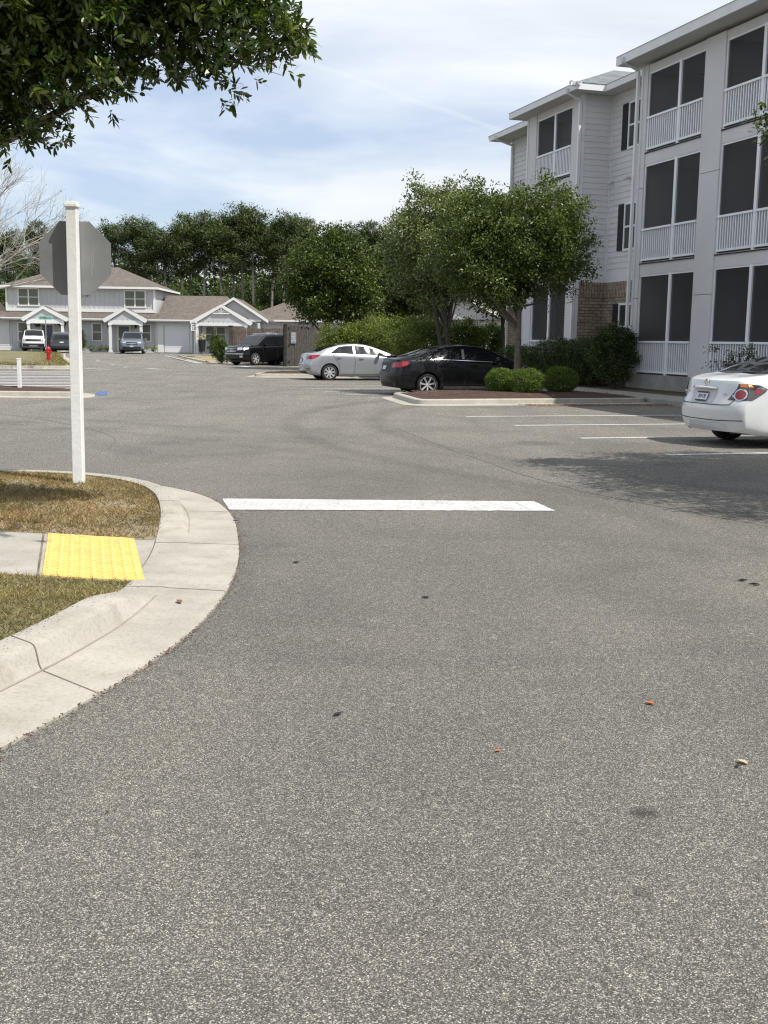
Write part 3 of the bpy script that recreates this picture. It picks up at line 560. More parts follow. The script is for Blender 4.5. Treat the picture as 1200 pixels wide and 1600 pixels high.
# kerb, sidewalk, planting bed along the apartments
kp = [lot(15.5, a).xy for a in np.linspace(-6, 62, 40)][::-1]
kp = [lot(15.5, a).xy for a in np.linspace(-6, 62, 40)]
sweep(kp[::-1], [(0, -.05), (0, .125), (.012, .142), (.03, .15), (.15, .15), (.152, -.05)], 'kerb', M_CONC2)['kind'] = 'structure'
def strip(b0, z0, b1, z1, a0, a1, name, m):
    b = MB(); p = [lot(b0, a0, z0), lot(b1, a0, z1), lot(b1, a1, z1), lot(b0, a1, z0)]; b.add(p, [(0, 1, 2, 3)]); o = b.build(name, m, fix=False); o['kind'] = 'structure'; return o
strip(15.655, .147, 16.7, .165, -6, 62, 'sidewalk', M_WALK)
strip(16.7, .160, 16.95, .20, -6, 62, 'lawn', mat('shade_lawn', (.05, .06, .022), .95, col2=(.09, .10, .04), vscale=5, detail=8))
strip(16.95, .20, 19.2, .36, -6, 62, 'mulch_bed', M_MULCH)
strip(19.2, .36, 45, .36, -6, 62, 'lawn', M_LAWN)

# ------------------------------------------------------------------ apartment building (local x = away from the lot, y = along the kerb)
OX, OY, OZ = 17.5, 31.4, .36
apt = thing('apartment_building', 'three storey pale grey apartment building with screened porches and brown brick base', 'apartment building', lot(OX, OY, OZ), ALPHA)
OFF = (OX, OY, OZ)
def A(): return MB(OFF)
def lap(b, face, c, u0, u1, z0, z1, step=.19, th=.022):
    """lap boards; face 'x': wall at x=c looking to -x, u = y;  face 'y': wall at y=c looking to -y, u = x"""
    z = z0
    while z < z1-.01:
        zt = min(z+step, z1)
        if face == 'x': b.add([(c-th, u0, z), (c-th, u1, z), (c-.003, u1, zt), (c-.003, u0, zt), (c, u0, z), (c, u1, z)], [(0, 1, 2, 3), (0, 4, 5, 1)])
        else: b.add([(u0, c-th, z), (u1, c-th, z), (u1, c-.003, zt), (u0, c-.003, zt), (u0, c, z), (u1, c, z)], [(0, 1, 2, 3), (0, 1, 5, 4)])
        z = zt
WT, GB = 9.75, 3.62      # wall top, top of brick
# cores
def each(name, m, *bx):
    for q in bx: b = A(); b.box(*q); b.build(name, m, apt)
each('wall', M_PANEL, (19.6, 29, 8, 31.3, .3, WT+.1), (18.62, 29, 31.3, 39.7, .3, WT), (18.85, 29, 39.7, 44.3, .3, WT))
each('slab', M_CONC2, (17.42, 19.6, 8, 31.42, .2, .66), (17.42, 18.6, 35.3, 39.72, .2, .66))
# siding of the recess, the return wall and the far wall
for q in (('x', 18.6, 31.42, 35.3), ('x', 18.83, 39.74, 44.3), ('y', 35.3, 17.58, 18.6)): b = A(); lap(b, *q, GB+.25, WT); b.build('siding', M_SIDE, apt)
each('belt_trim', M_TRIM2, (18.57, 18.61, 31.42, 35.26, GB, GB+.25), (17.58, 18.57, 35.26, 35.32, GB, GB+.25), (18.80, 18.84, 39.74, 44.3, GB, GB+.25))
each('corner_board', M_TRIM2, (18.555, 18.62, 35.22, 35.3, GB+.25, WT), (18.79, 18.86, 44.2, 44.32, GB+.25, WT))
def bw(name, m, z0, z1, e=0): each(name, m, (18.56-e, 18.62, 31.42, 35.25-e, z0, z1), (17.58, 18.56-e, 35.25-e, 35.33, z0, z1), (18.79-e, 18.86, 39.74, 44.32, z0, z1))
bw('brick_wall', M_BRICK, .3, 3.12); bw('brick_course', M_SOLD, 3.12, GB, .012)
# porch bays
def louvre(b, y0, y1, z0, z1): pass
def bay(y0, y1, base, first, brickback, x=17.5, ym=None, side=None):
    """one screened bay on one floor: y0<y1, base = floor height"""
    top = {0.66: 3.63, 4.0: 6.87, 7.25: 9.53}[base]; rt = base+1.0; w = .055
    ym = ym if ym else (y0+y1)/2
    fr = A()
    for yy in (y0, y1-w): fr.box(x+.045, x+.115, yy, yy+w, base, top)
    fr.box(x+.03, x+.13, ym-.06, ym+.06, base, top); fr.box(x+.045, x+.115, y0+w, ym-.06, top-.05, top); fr.box(x+.045, x+.115, ym+.06, y1-w, top-.05, top)
    f = fr.build('screen_frame', M_RAIL, apt)
    for a, c in ((y0+w, ym-.06), (ym+.06, y1-w)):
        s = A(); s.add([(x+.077, a, base+.03), (x+.077, c, base+.03), (x+.077, c, top-.05), (x+.077, a, top-.05)], [(0, 1, 2, 3)]); s.build('screen', M_SCREEN, f, fix=False)
        r = A(); r.box(x-.01, x+.085, a-.01, c+.01, rt-.06, rt); r.box(x+.01, x+.07, a, c, base+.05, base+.11)
        n = max(3, round((c-a)/.115)); 
        for i in range(n):
            yy = a+(c-a)*(i+.5)/n; r.box(x+.018, x+.058, yy-.02, yy+.02, base+.11, rt-.06)
        r.build('railing', M_RAIL, apt)
    # interior: floor, back wall boards, door, ceiling
    xb = 19.58 if x < 17.6 and y1 < 32 else 18.58
    it = A(); lap(it, 'x', xb, y0, y1, base, top+.2); it.box(xb-.03, xb, y0-.02, y0+.2, base, top+.2)
    if not brickback or base > 1: it.build('porch_wall', M_SIDEIN, apt)
    else:
        it = A(); it.box(xb-.03, xb-.002, y0, y1, base, top+.2); it.build('porch_brick', M_BRICK, apt)
    dr = A(); yd = ym+.05; dr.box(xb-.09, xb-.035, y0+.15, ym-.15, base+.02, base+2.15); d = dr.build('porch_door', M_BLACK, apt)
    return
M_SIDEIN = mat('porch_siding', (.62, .61, .61), .7, var=.05, vscale=.8)
def screen_mat():
    m = bpy.data.materials.new('insect_screen'); m.use_nodes = True; t = m.node_tree; b = t.nodes['Principled BSDF']; o = t.nodes['Material Output']
    b.inputs['Base Color'].default_value = (.012, .012, .014, 1); b.inputs['Roughness'].default_value = .6
    tr = N(t, 'ShaderNodeBsdfTransparent'); ms = N(t, 'ShaderNodeMixShader'); ms.inputs[0].default_value = .64
    t.links.new(tr.outputs[0], ms.inputs[1]); t.links.new(b.outputs[0], ms.inputs[2]); t.links.new(ms.outputs[0], o.inputs[0]); return m
M_SCREEN = screen_mat()
bays = [(28.05, 31.1, 29.35), (23.95, 27.1, 25.42), (20.0, 23.05, None), (15.9, 19.05, None), (11.9, 14.95, None)]
cols = [(31.1, 31.4), (27.1, 28.05), (23.05, 23.95), (19.05, 20.0), (14.95, 15.9), (8, 11.9)]
for i, (y0, y1, ym) in enumerate(bays):
    for bs in (.66, 4.0, 7.25): bay(y0, y1, bs, i == 0, i == 0, ym=ym)
for bs in (.66, 4.0, 7.25): bay(36.1, 39.0, bs, False, True, ym=37.5)
for y0, y1 in cols+[(35.3, 36.1), (39.0, 39.74)]:     # columns: flat pilasters with a joint every storey
    b = A()
    for z0, z1 in ((.40, 2.93), (2.945, 6.2), (6.215, WT)): b.box(17.5, 17.66, y0, y1, z0, z1)
    b.build('column', M_PANEL, apt)
for y0, y1 in cols: each('party_wall', M_SIDEIN, (17.66, 19.59, (y0+y1)/2-.12, (y0+y1)/2+.12, .66, WT))
each('party_wall', M_SIDEIN, (17.66, 18.6, 35.34, 35.5, .66, WT), (17.66, 18.6, 39.5, 39.7, .66, WT))
for y0, y1 in [(q[0], q[1]) for q in bays]+[(36.1, 39.0)]:
    xb = 19.58 if y1 < 32 else 18.58
    for z0, z1 in ((3.63, 4.0), (6.87, 7.25), (9.53, WT)): each('floor_band', M_PANEL, (17.53, xb, y0, y1, z0, z1))
for y0, y1 in [(q[0], q[1]) for q in bays]+[(36.1, 39.0)]:
    for z in (3.955, 7.205): each('drip_edge', M_DARK, (17.50, 17.53, y0, y1, z, z+.03))
# corner boards
each('corner_board', M_TRIM2, (17.47, 17.56, 31.33, 31.43, .4, WT), (17.47, 17.58, 35.26, 35.36, .4, WT), (17.47, 17.56, 39.66, 39.76, .4, WT))
# windows with shutters in the recess
def win(y0, y1, z0, z1, x=18.6):
    if z0 < 2: x -= .045
    f = A(); w = .07
    f.box(x-.06, x+.02, y0, y1, z0, z0+w); f.box(x-.06, x+.02, y0, y1, z1-w, z1); f.box(x-.06, x+.02, y0, y0+w, z0+w, z1-w); f.box(x-.06, x+.02, y1-w, y1, z0+w, z1-w)
    f.box(x-.05, x+.02, y0+w, y1-w, (z0+z1)/2-.03, (z0+z1)/2+.03); f.box(x-.045, x+.02, (y0+y1)/2-.012, (y0+y1)/2+.012, z0+w, z1-w)
    o = f.build('window', M_RAIL, apt); p = A(); p.box(x-.03, x-.026, y0+w, y1-w, z0+w, z1-w); p.build('pane', M_GLASS, o)
    for ya, yb in ((y1+.01, y1+.42), (y0-.42, y0-.01)):
        s = A(); s.box(x-.05, x-.025, ya, yb, z0+.02, z1-.02)
        n = 22
        for k in range(n): zc = z0+.1+(z1-z0-.2)*(k+.5)/n; s.box(x-.06, x-.05, ya+.05, yb-.05, zc-.018, zc+.01)
        s.build('shutter', M_BLACK, apt)
for z0, z1 in ((7.85, 9.35), (4.6, 6.15), (1.35, 2.9)): win(33.15, 34.1, z0, z1)
for z0, z1 in ((7.85, 9.3), (4.6, 6.1), (1.35, 2.85)): win(41.3, 42.3, z0, z1, 18.83)
for yy in (33.9, 35.0):
    b = A(); b.tube([(18.58, yy, 6.95), (18.45, yy, 6.93), (18.40, yy, 6.86)], [.05, .05, .06], 8); b.build('vent_hood', M_SIDE, apt, smooth=40)
# roofs
def hip(x0, x1, y0, y1, z, pitch, axis, th=.02, hipped=(1, 1)):
    v = []
    if axis == 'y': r = (x1-x0)/2; c = (x0+x1)/2; a, e = (c, y0+r*hipped[0]), (c, y1-r*hipped[1])
    else: r = (y1-y0)/2; c = (y0+y1)/2; a, e = (x0+r*hipped[0], c), (x1-r*hipped[1], c)
    zr = z+r*pitch; v = [(x0, y0, z), (x1, y0, z), (x1, y1, z), (x0, y1, z), (*a, zr), (*e, zr)]
    f = [(0, 1, 2, 3)[::-1]]+([(0, 1, 4), (1, 2, 5, 4), (2, 3, 5), (3, 0, 4, 5)] if axis == 'y' else [(0, 1, 5, 4), (1, 2, 5), (2, 3, 4, 5), (3, 0, 4)])
    return v, f
b = A(); b.add(*hip(16.88, 29.6, 7, 32.0, WT+.36, .40, 'y')); b.add(*hip(17.98, 29.5, 25, 44.85, WT+.206, .40, 'y')); b.add(*hip(16.92, 24, 34.7, 40.3, WT+.214, .42, 'x', hipped=(1, 0)))
rf = b.build('roof', M_ROOFG, apt)
def eave(P, z, name='eave', h=.21):   # soffit slab with fascia, P polygon ccw
    b = A(); b.prism(P, z, z+.035); return b
b = A()
b.prism([(16.93, 7.05), (29, 7.05), (29, 31.95), (16.93, 31.95)], WT+.105, WT+.14); b.prism([(18.02, 31.95), (29, 31.95), (29, 44.8), (18.02, 44.8)], WT+.004, WT+.03)
b.prism([(16.97, 34.75), (18.02, 34.75), (18.02, 40.25), (16.97, 40.25)], WT+.007, WT+.034); b.build('soffit', mat('soffit', (.56, .56, .55), .7), apt)
b = A()
def fas(b, x0, y0, x1, y1, z0, z1, t=.03):
    if abs(x1-x0) < 1e-6: b.box(x0, x0+t, min(y0, y1), max(y0, y1), z0, z1)
    else: b.box(min(x0, x1), max(x0, x1), y0, y0+t, z0, z1)
fas(b, 16.90, 7, 16.90, 32, WT+.10, WT+.35); fas(b, 16.93, 31.97, 19, 31.97, WT+.10, WT+.35)
fas(b, 16.94, 34.72, 16.94, 40.28, WT, WT+.205); fas(b, 16.97, 34.72, 18.0, 34.72, WT, WT+.205); fas(b, 16.97, 40.25, 18.0, 40.25, WT, WT+.205)
fas(b, 18.0, 31.9, 18.0, 34.72, WT, WT+.2); fas(b, 18.0, 40.28, 18.0, 44.82, WT, WT+.2); fas(b, 18.03, 44.79, 22, 44.79, WT, WT+.2)
b.build('fascia', M_TRIM2, apt)
def gutter(P):
    g = A(); 
    prof = [(0, 0), (-.02, -.10), (-.05, -.125), (-.11, -.125), (-.14, -.06), (-.14, 0), (-.125, 0), (-.12, -.055), (-.09, -.10), (-.04, -.09)]
    (x0, y0), (x1, y1) = P; d = Vector((x1-x0, y1-y0)).normalized()
    n = Vector((-d.y, d.x))*-1
    def ring(x, y, z): return [(x-n.x*o, y-n.y*o, z+q) for o, q in prof]
    k = len(prof); v = ring(x0, y0, P_z)+ring(x1, y1, P_z)
    g.add(v, [(j, (j+1) % k, k+(j+1) % k, k+j) for j in range(k)]+[tuple(range(k)), tuple(range(k, 2*k))]); return g
for (P, P_z) in ((((16.90, 7), (16.90, 32)), WT+.37), (((16.94, 34.6), (16.94, 40.3)), WT+.225), (((18.0, 31.98), (18.0, 34.6)), WT+.22), (((18.0, 40.3), (18.0, 44.95)), WT+.22), (((18.1, 34.72), (16.80, 34.72)), WT+.224)):
    gutter(P).build('gutter', M_TRIM2, apt)
def dsp(y, xg, zg, xw=17.47):
    b = A(); x = xw-.06; b.box(x-.04, x+.04, y-.05, y+.05, .75, zg-.42); b.tube([(xg-.06, y, zg), (xg-.05, y, zg-.12), (x, y, zg-.34), (x, y, zg-.5)], .05, 8); b.tube([(x, y, .8), (x-.02, y, .62), (x-.22, y, .5)], .05, 8)
    b.build('downspout', M_TRIM2, apt)
dsp(31.52, 16.90, WT+.26); dsp(35.30, 16.94, WT+.12, 17.45); dsp(44.1, 18.0, WT+.12, 18.8)
b = A(); b.box(16.9, 17.15, 34.95, 35.2, WT+.25, WT+.33); b.build('roof_vent', M_TRIM, apt)
# ceiling fan in the top porch
b = A(); b.tube([(18.5, 28.7, 9.5), (18.5, 28.7, 9.2)], .03, 6); b.lathe([(.02, 0), (.12, .02), (.12, .12), (.03, .15)], (18.5, 28.7, 9.05), 12)
for k in range(5):
    t = k*2*math.pi/5; d = Vector((math.cos(t), math.sin(t))); n = Vector((-d.y, d.x))*.06; p, q = Vector((18.5, 28.7))+d*.12, Vector((18.5, 28.7))+d*.6
    b.add([(*(p-n), 9.1), (*(q-n), 9.1), (*(q+n), 9.11), (*(p+n), 9.11), (*(p-n), 9.09), (*(q-n), 9.09), (*(q+n), 9.10), (*(p+n), 9.10)], [(0, 1, 2, 3), (4, 5, 6, 7), (0, 1, 5, 4), (1, 2, 6, 5), (2, 3, 7, 6)])
b.build('ceiling_fan', M_BLACK, apt)

# ------------------------------------------------------------------ grey townhouse far ahead
TX, TY, TZ = -26.7, 99.0, .18
M_TG = mat('townhouse_grey', (.51, .51, .515), .7, var=.04, vscale=.6); M_TW = mat('townhouse_white', (.74, .74, .71), .6); M_TWB = mat('white_boards', (.62, .62, .60), .65)
M_DOORG = mat('slate_door', (.10, .115, .15), .4); M_GAR = mat('garage_grey', (.74, .745, .76), .5); M_BLIND = mat('window_blind', (.13, .135, .10), .35, spec=.6, var=.12, vscale=6)
tn = thing('townhouse', 'two storey grey board and batten townhouse with brown hip roof and white trim', 'townhouse', (TX, TY, TZ))
def T(): return MB((TX, TY, TZ))
def battens(b, x0, x1, y, z0, z1, s=.41):
    n = int((x1-x0)/s)
    for i in range(n+1):
        x = x0+(x1-x0)*i/max(n, 1); b.box(x-.022, x+.022, y-.03, y, z0, z1)
def tw(x0, x1, z0, z1, y, n=2, parent=None, trim=.11):
    f = T(); f.box(x0, x1, y-.07, y-.001, z1-trim, z1); f.box(x0, x1, y-.09, y-.001, z0, z0+trim); w = (x1-x0)/n
    for i in range(n+1):
        xx = x0+w*i; e = trim/2 if 0 < i < n else trim
        f.box(max(x0, xx-e), min(x1, xx+e), y-.07, y-.001, z0+trim, z1-trim)
    for i in range(n): f.box(x0+w*i+.05, x0+w*(i+1)-.05, y-.055, y-.001, (z0+z1)/2-.03, (z0+z1)/2+.03)
    o = f.build('window', M_TW, parent or tn)
    for i in range(n):
        p = T(); p.box(x0+w*i+.06, x0+w*(i+1)-.06, y-.04, y-.01, z0+trim-.01, z1-trim+.01); p.build('pane', M_BLIND, o)
b = T(); b.box(-33.2, -20.35, 99.35, 109, 2.9, 5.75); b.box(-33.2, -12.3, 99.5, 109, .15, 3.0); battens(b, -33.1, -20.45, 99.35, 3.66, 5.6); battens(b, -32.9, -19.9, 99.5, .3, 3.0, .55)
battens(b, -17.0, -16.5, 99.5, .3, 3.0, .3)
b.build('wall', M_TG, tn)
b = T(); b.box(-33.3, -20.25, 99.28, 99.36, 3.62, 3.86); b.box(-33.3, -33.14, 99.27, 99.37, 3.86, 5.6); b.box(-20.42, -20.24, 99.27, 99.37, 3.86, 5.6)
b.box(-33.5, -12.4, 98.75, 98.80, 2.86, 3.02); b.box(-20.1, -19.6, 99.38, 99.5, .2, 2.9); b.box(-17.25, -17.05, 99.38, 99.5, .2, 2.9); b.box(-19.6, -17.25, 99.40, 99.5, 2.58, 2.9); b.build('trim', M_TW, tn)
b = T(); lap(b, 'y', 99.46, -34.9, -33.1, .2, 3.0, .2); b.box(-35, -33.1, 99.47, 109, .15, 3.0); b.build('lap_siding', M_TWB, tn)
b = T(); lap(b, 'y', 99.44, -20.3, -19.55, .2, 3.0, .2); b.build('lap_siding', M_TWB, tn)
for P in ((-32.25, -30.35, 4.03, 5.60), (-22.97, -21.05, 4.03, 5.55)): tw(*P, 99.35)
for P in ((-32.4, -31.35, 1.0, 2.68), (-28.1, -27.05, 1.0, 2.68), (-25.9, -24.95, 1.08, 2.70), (-21.6, -20.65, 1.10, 2.68)): tw(*P, 99.5, 1)
# roofs
def hipT(x0, x1, y0, y1, z, zr, ra):
    c = (y0+y1)/2; v = [(x0, y0, z), (x1, y0, z), (x1, y1, z), (x0, y1, z), (x0+ra, c, zr), (x1-ra, c, zr)]; return v, [(3, 2, 1, 0), (0, 1, 5, 4), (1, 2, 5), (2, 3, 4, 5), (3, 0, 4)]
b = T(); b.add(*hipT(-33.65, -19.95, 98.9, 109.4, 5.78, 7.75, 4.6)); b.add([(-36, 98.72, 3.03), (-20.0, 98.72, 3.03), (-20.0, 99.4, 3.60), (-36, 99.4, 3.60), (-36, 99.4, 3.0), (-20, 99.4, 3.0)], [(0, 1, 2, 3), (3, 2, 5, 4), (0, 4, 5, 1), (0, 3, 4), (1, 5, 2)])
b.add([(-20.1, 98.72, 3.03), (-12.3, 98.72, 3.03), (-14.6, 103.8, 5.30), (-20.1, 103.8, 5.30), (-20.1, 109, 3.03), (-12.3, 109, 3.03)], [(0, 1, 2, 3), (3, 2, 5, 4), (1, 5, 2), (0, 3, 4), (0, 4, 5, 1)])
b.add([(-46, 98.72, 3.03), (-35.9, 98.72, 3.03), (-35.9, 103.8, 5.30), (-46, 103.8, 5.30), (-46, 109, 3.03), (-35.9, 109, 3.03)], [(0, 1, 2, 3), (3, 2, 5, 4), (1, 5, 2), (0, 3, 4), (0, 4, 5, 1)])
b.build('roof', M_ROOFB, tn)
b = T(); b.box(-33.75, -19.85, 98.80, 98.86, 5.62, 5.80); b.box(-33.69, -19.91, 98.86, 99.34, 5.62, 5.66); b.box(-19.94, -19.88, 98.86, 109.4, 5.62, 5.79)
b.box(-36, -12.3, 98.62, 98.72, 2.95, 3.06); b.build('gutter', M_TW, tn)
# entry porches with little gables
def porch(xl, xr, xa, yf, ze, za, door, pw=.22, beamz=2.55):
    p = T(); w = .05
    p.add([(xl, yf, ze), (xa, yf, za), (xr, yf, ze), (xl, yf+1.9, ze), (xa, yf+1.9, za), (xr, yf+1.9, ze)], [(0, 1, 4, 3), (1, 2, 5, 4)]); 
    p.v += [(x, y, z-.10) for x, y, z in p.v[-6:]]; p.f += [(6, 9, 10, 7), (7, 10, 11, 8), (0, 3, 9, 6), (2, 8, 11, 5)]; p.m += [0]*4
    p.build('porch_roof', M_ROOFB, tn)
    g = T(); t = .15
    g.prism_y([(xl-.05, ze-.02-t), (xl+.12, ze-.16-t), (xa, za-t-.08), (xa, za+.01), (xl-.05, ze+.01)], yf-.06, yf-.01)
    g.prism_y([(xa, za+.01), (xa, za-t-.08), (xr-.12, ze-.16-t), (xr+.05, ze-.02-t), (xr+.05, ze+.01)], yf-.06, yf-.01)
    g.build('bargeboard', M_TW, tn)
    k = T(); k.prism_y([(xl+.3, ze-.12), (xr-.3, ze-.12), (xa, za-.15)], yf+.08, yf+.14); battens(k, xl+.7, xr-.7, yf+.08, ze-.12, ze+.12, .4); k.build('gable', M_TG, tn)
    k = T(); k.box(xl+.35, xr-.35, yf+.05, yf+.25, beamz, ze-.10)
    for xx in (xl+.4, xr-.4-pw): k.box(xx, xx+pw, yf+.04, yf+.04+pw, .15, beamz); k.box(xx-.04, xx+pw+.04, yf, yf+.08+pw, beamz-.08, beamz-.002); k.box(xx-.03, xx+pw+.03, yf+.01, yf+.07+pw, .15, .35)
    k.build('porch_post', M_TW, tn)
    k = T(); k.box(xl+.3, xr-.3, yf, yf+1.6, .05, .17); k.build('porch_floor', M_CONC2, tn)
    if door is not None:
        x = door; k = T(); k.box(x-.62, x+.62, 99.36, 99.47, .17, .2); k.box(x-.62, x-.46, 99.36, 99.49, .2, 2.6); k.box(x+.46, x+.62, 99.36, 99.49, .2, 2.6); k.box(x-.46, x+.46, 99.36, 99.49, 2.42, 2.6)
        k.build('door_frame', mat('cream_trim', (.66, .63, .50), .6), tn); k = T(); k.box(x-.46, x+.46, 99.41, 99.45, .2, 2.42)
        for q in (.4, 1.45): k.box(x-.32, x-.06, 99.395, 99.41, q, q+.85); k.box(x+.06, x+.32, 99.395, 99.41, q, q+.85)
        d = k.build('door', M_DOORG, tn); k = T(); k.lathe([(.01, -.05), (.035, -.045), (.035, -.01), (.012, 0)], (x+.38, 99.41, 1.15), 8, 'y'); k.build('handle', M_STEEL, d)
porch(-31.5, -27.55, -29.65, 98.0, 3.02, 4.02, -29.75); porch(-24.45, -20.75, -22.65, 98.0, 3.02, 4.0, -23.05)
for x in (-24.4, -22.0, ):
    k = T(); k.lathe([(.03, 0), (.09, .05), (.09, .22), (.11, .24), (.02, .32)], (x, 99.36, 2.25), 8); k.box(x-.02, x+.02, 99.36, 99.48, 2.45, 2.5); k.build('wall_lamp', M_BLACK, tn)
# right hand wing: garage and big gable porch
k = T(); k.box(-19.5, -17.3, 99.44, 99.50, .2, 2.6)
for i in range(5): k.box(-19.5, -17.3, 99.42, 99.44, .22+i*.475, .22+i*.475+.44)
k.build('garage_door', M_GAR, tn)
# large gable behind, small decorated gable in front
k = T(); k.prism_y([(-16.2, 3.02), (-10.5, 3.02), (-13.25, 4.85)], 98.3, 98.36); battens(k, -15, -11.6, 98.3, 3.1, 3.8, .4)
k.box(-16.3, -12.0, 99.5, 109, .15, 3.0); k.box(-13.6, -12.6, 98.36, 99.5, .15, 3.0); k.build('gable_wall', M_TG, tn)
k = T(); k.add([(-16.5, 98.1, 2.96), (-13.25, 98.1, 5.0), (-10.3, 98.1, 3.10), (-16.5, 105, 2.96), (-13.25, 105, 5.0), (-10.3, 105, 3.10)], [(0, 1, 4, 3), (1, 2, 5, 4)])
k.v += [(x, y, z-.1) for x, y, z in k.v[-6:]]; k.f += [(6, 9, 10, 7), (7, 10, 11, 8), (0, 3, 9, 6), (2, 8, 11, 5), (0, 6, 7, 1), (1, 7, 8, 2)]; k.m += [0]*6
k.build('gable_roof', M_ROOFB, tn)
k = T(); k.prism_y([(-16.5, 2.98), (-16.5, 2.75), (-13.25, 4.80), (-13.25, 5.03)], 98.04, 98.10); k.prism_y([(-13.25, 5.03), (-13.25, 4.80), (-10.25, 2.86), (-10.25, 3.12)], 98.04, 98.10); k.box(-13.2, -10.9, 98.2, 98.35, 2.98, 3.16); k.build('bargeboard', M_TW, tn)
porch(-16.75, -11.55, -14.14, 96.9, 2.92, 4.36, None, beamz=2.56)
k = T(); k.box(-16.2, -12.4, 99.3, 99.48, .15, 2.6); k.build('porch_back_wall', M_TWB, tn)
tw(-15.9, -15.05, 1.15, 2.55, 99.3, 1, trim=.08); tw(-14.95, -14.1, 1.15, 2.55, 99.3, 1, trim=.08)
k = T(); k.box(-14.85, -13.43, 96.84, 96.90, 3.56, 3.66)
for s in (-.55, -.3, 0, .3, .55): k.prism_y([(-14.14-.03, 3.66), (-14.14+.03, 3.66), (-14.14+s+.03, 4.12-abs(s)*.55), (-14.14+s-.03, 4.12-abs(s)*.55)], 96.85, 96.89)
k.build('gable_bracket', M_TW, tn)
k = T(); k.lathe([(.03, 0), (.08, .05), (.08, .2), (.02, .28)], (-13.75, 99.22, 2.1), 8); k.build('wall_lamp', M_BLACK, tn)
text('719', .42, M_BLACK, tn, Vector((-26.35-TX, 99.28-TY, 5.0-TZ)), Matrix.Rotation(R(90), 3, 'X'), 'house_number')
# wreaths, flag, pots: things of their own
def wreath(x, label):
    n = 500; t = RNG.uniform(0, 2*math.pi, n); C = np.stack([x+.27*np.cos(t)+RNG.normal(size=n)*.05, 99.40+RNG.normal(size=n)*.03, 2.62+.27*np.sin(t)+RNG.normal(size=n)*.05], 1)
    w = leaves_mesh('wreath', C-np.array([x, 99.4, 2.3]), .12, leaf_mat('wreath_green', (.05, .06, .01), (.16, .15, .03), (.40, .30, .06)) if 'wreath_green' not in bpy.data.materials else bpy.data.materials['wreath_green'], loc=(x, 99.4, 2.3), nside=4)
    tag(w, label, 'wreath', 'wreaths by the left porch door')
wreath(-30.6, 'yellow green wreath left of the townhouse porch door'); wreath(-28.45, 'yellow green wreath right of the townhouse porch door')
# neighbouring roofs seen between the trees
def cottage(name, label, x, y, w, d, zw, zr, winx=None, rot=0):
    t = thing(name, label, 'house', (x, y, 0), rot); b = MB(); b.box(-w/2, w/2, 0, d, 0, zw); battens(b, -w/2, w/2, 0, .1, zw-.02, .45); b.build('wall', M_TG, t)
    e = .5; b = MB(); b.add([(-w/2-e, -e, zw), (w/2+e, -e, zw), (w/2+e, d+e, zw), (-w/2-e, d+e, zw), (-w/2+d*.42, d/2, zr), (w/2-d*.42, d/2, zr)], [(3, 2, 1, 0), (0, 1, 5, 4), (1, 2, 5), (2, 3, 4, 5), (3, 0, 4)]); b.build('roof', M_ROOFB, t)
    b = MB(); b.box(-w/2-e-.05, w/2+e+.05, -e-.12, -e-.005, zw-.14, zw+.02); b.build('gutter', M_TW, t)
    for xw in (winx or []):
        f = MB(); x0, x1, z0, z1 = xw, xw+1.1, 1.0, 2.6
        f.box(x0, x1, -.09, -.001, z0, z0+.1); f.box(x0, x1, -.09, -.001, z1-.1, z1); f.box(x0, x0+.1, -.09, -.001, z0+.1, z1-.1); f.box(x1-.1, x1, -.09, -.001, z0+.1, z1-.1); f.box(x0+.1, x1-.1, -.07, -.001, 1.77, 1.84)
        o = f.build('window', M_TW, t); p = MB(); p.box(x0+.1, x1-.1, -.05, -.04, z0+.1, z1-.1); p.build('pane', M_BLIND, o)
    return t
h1 = cottage('cottage', 'grey cottage roof beyond the far end of the brown fence', -9.2, 108, 9, 9, 3.3, 5.2)
h2 = cottage('cottage', 'grey cottage with brown roof and white window beside the brick corner of the apartments', 8.6, 76, 13, 9, 2.95, 5.1, [-1.0, .35, -5.5, 3.6])
k = MB(); k.add([(-7.2, -3.2, 2.95), (-3.9, -3.2, 4.6), (-.6, -3.2, 2.95), (-7.2, 2, 2.95), (-3.9, 2, 4.6), (-.6, 2, 2.95)], [(0, 1, 4, 3), (1, 2, 5, 4), (0, 3, 5, 2)]); k.build('gable_roof', M_ROOFB, h2)
k = MB(); k.prism_y([(-7.2, 2.97), (-7.2, 2.72), (-3.9, 4.38), (-3.9, 4.63)], -3.26, -3.2); k.prism_y([(-3.9, 4.63), (-3.9, 4.38), (-.6, 2.72), (-.6, 2.97)], -3.26, -3.2); k.build('bargeboard', M_TW, h2)
k = MB(); k.prism_y([(-6.8, 2.95), (-1.0, 2.95), (-3.9, 4.4)], -2.9, -2.8); k.box(-6.8, -1.0, -2.9, 0, .1, 2.94); k.build('gable_wall', M_TG, h2)

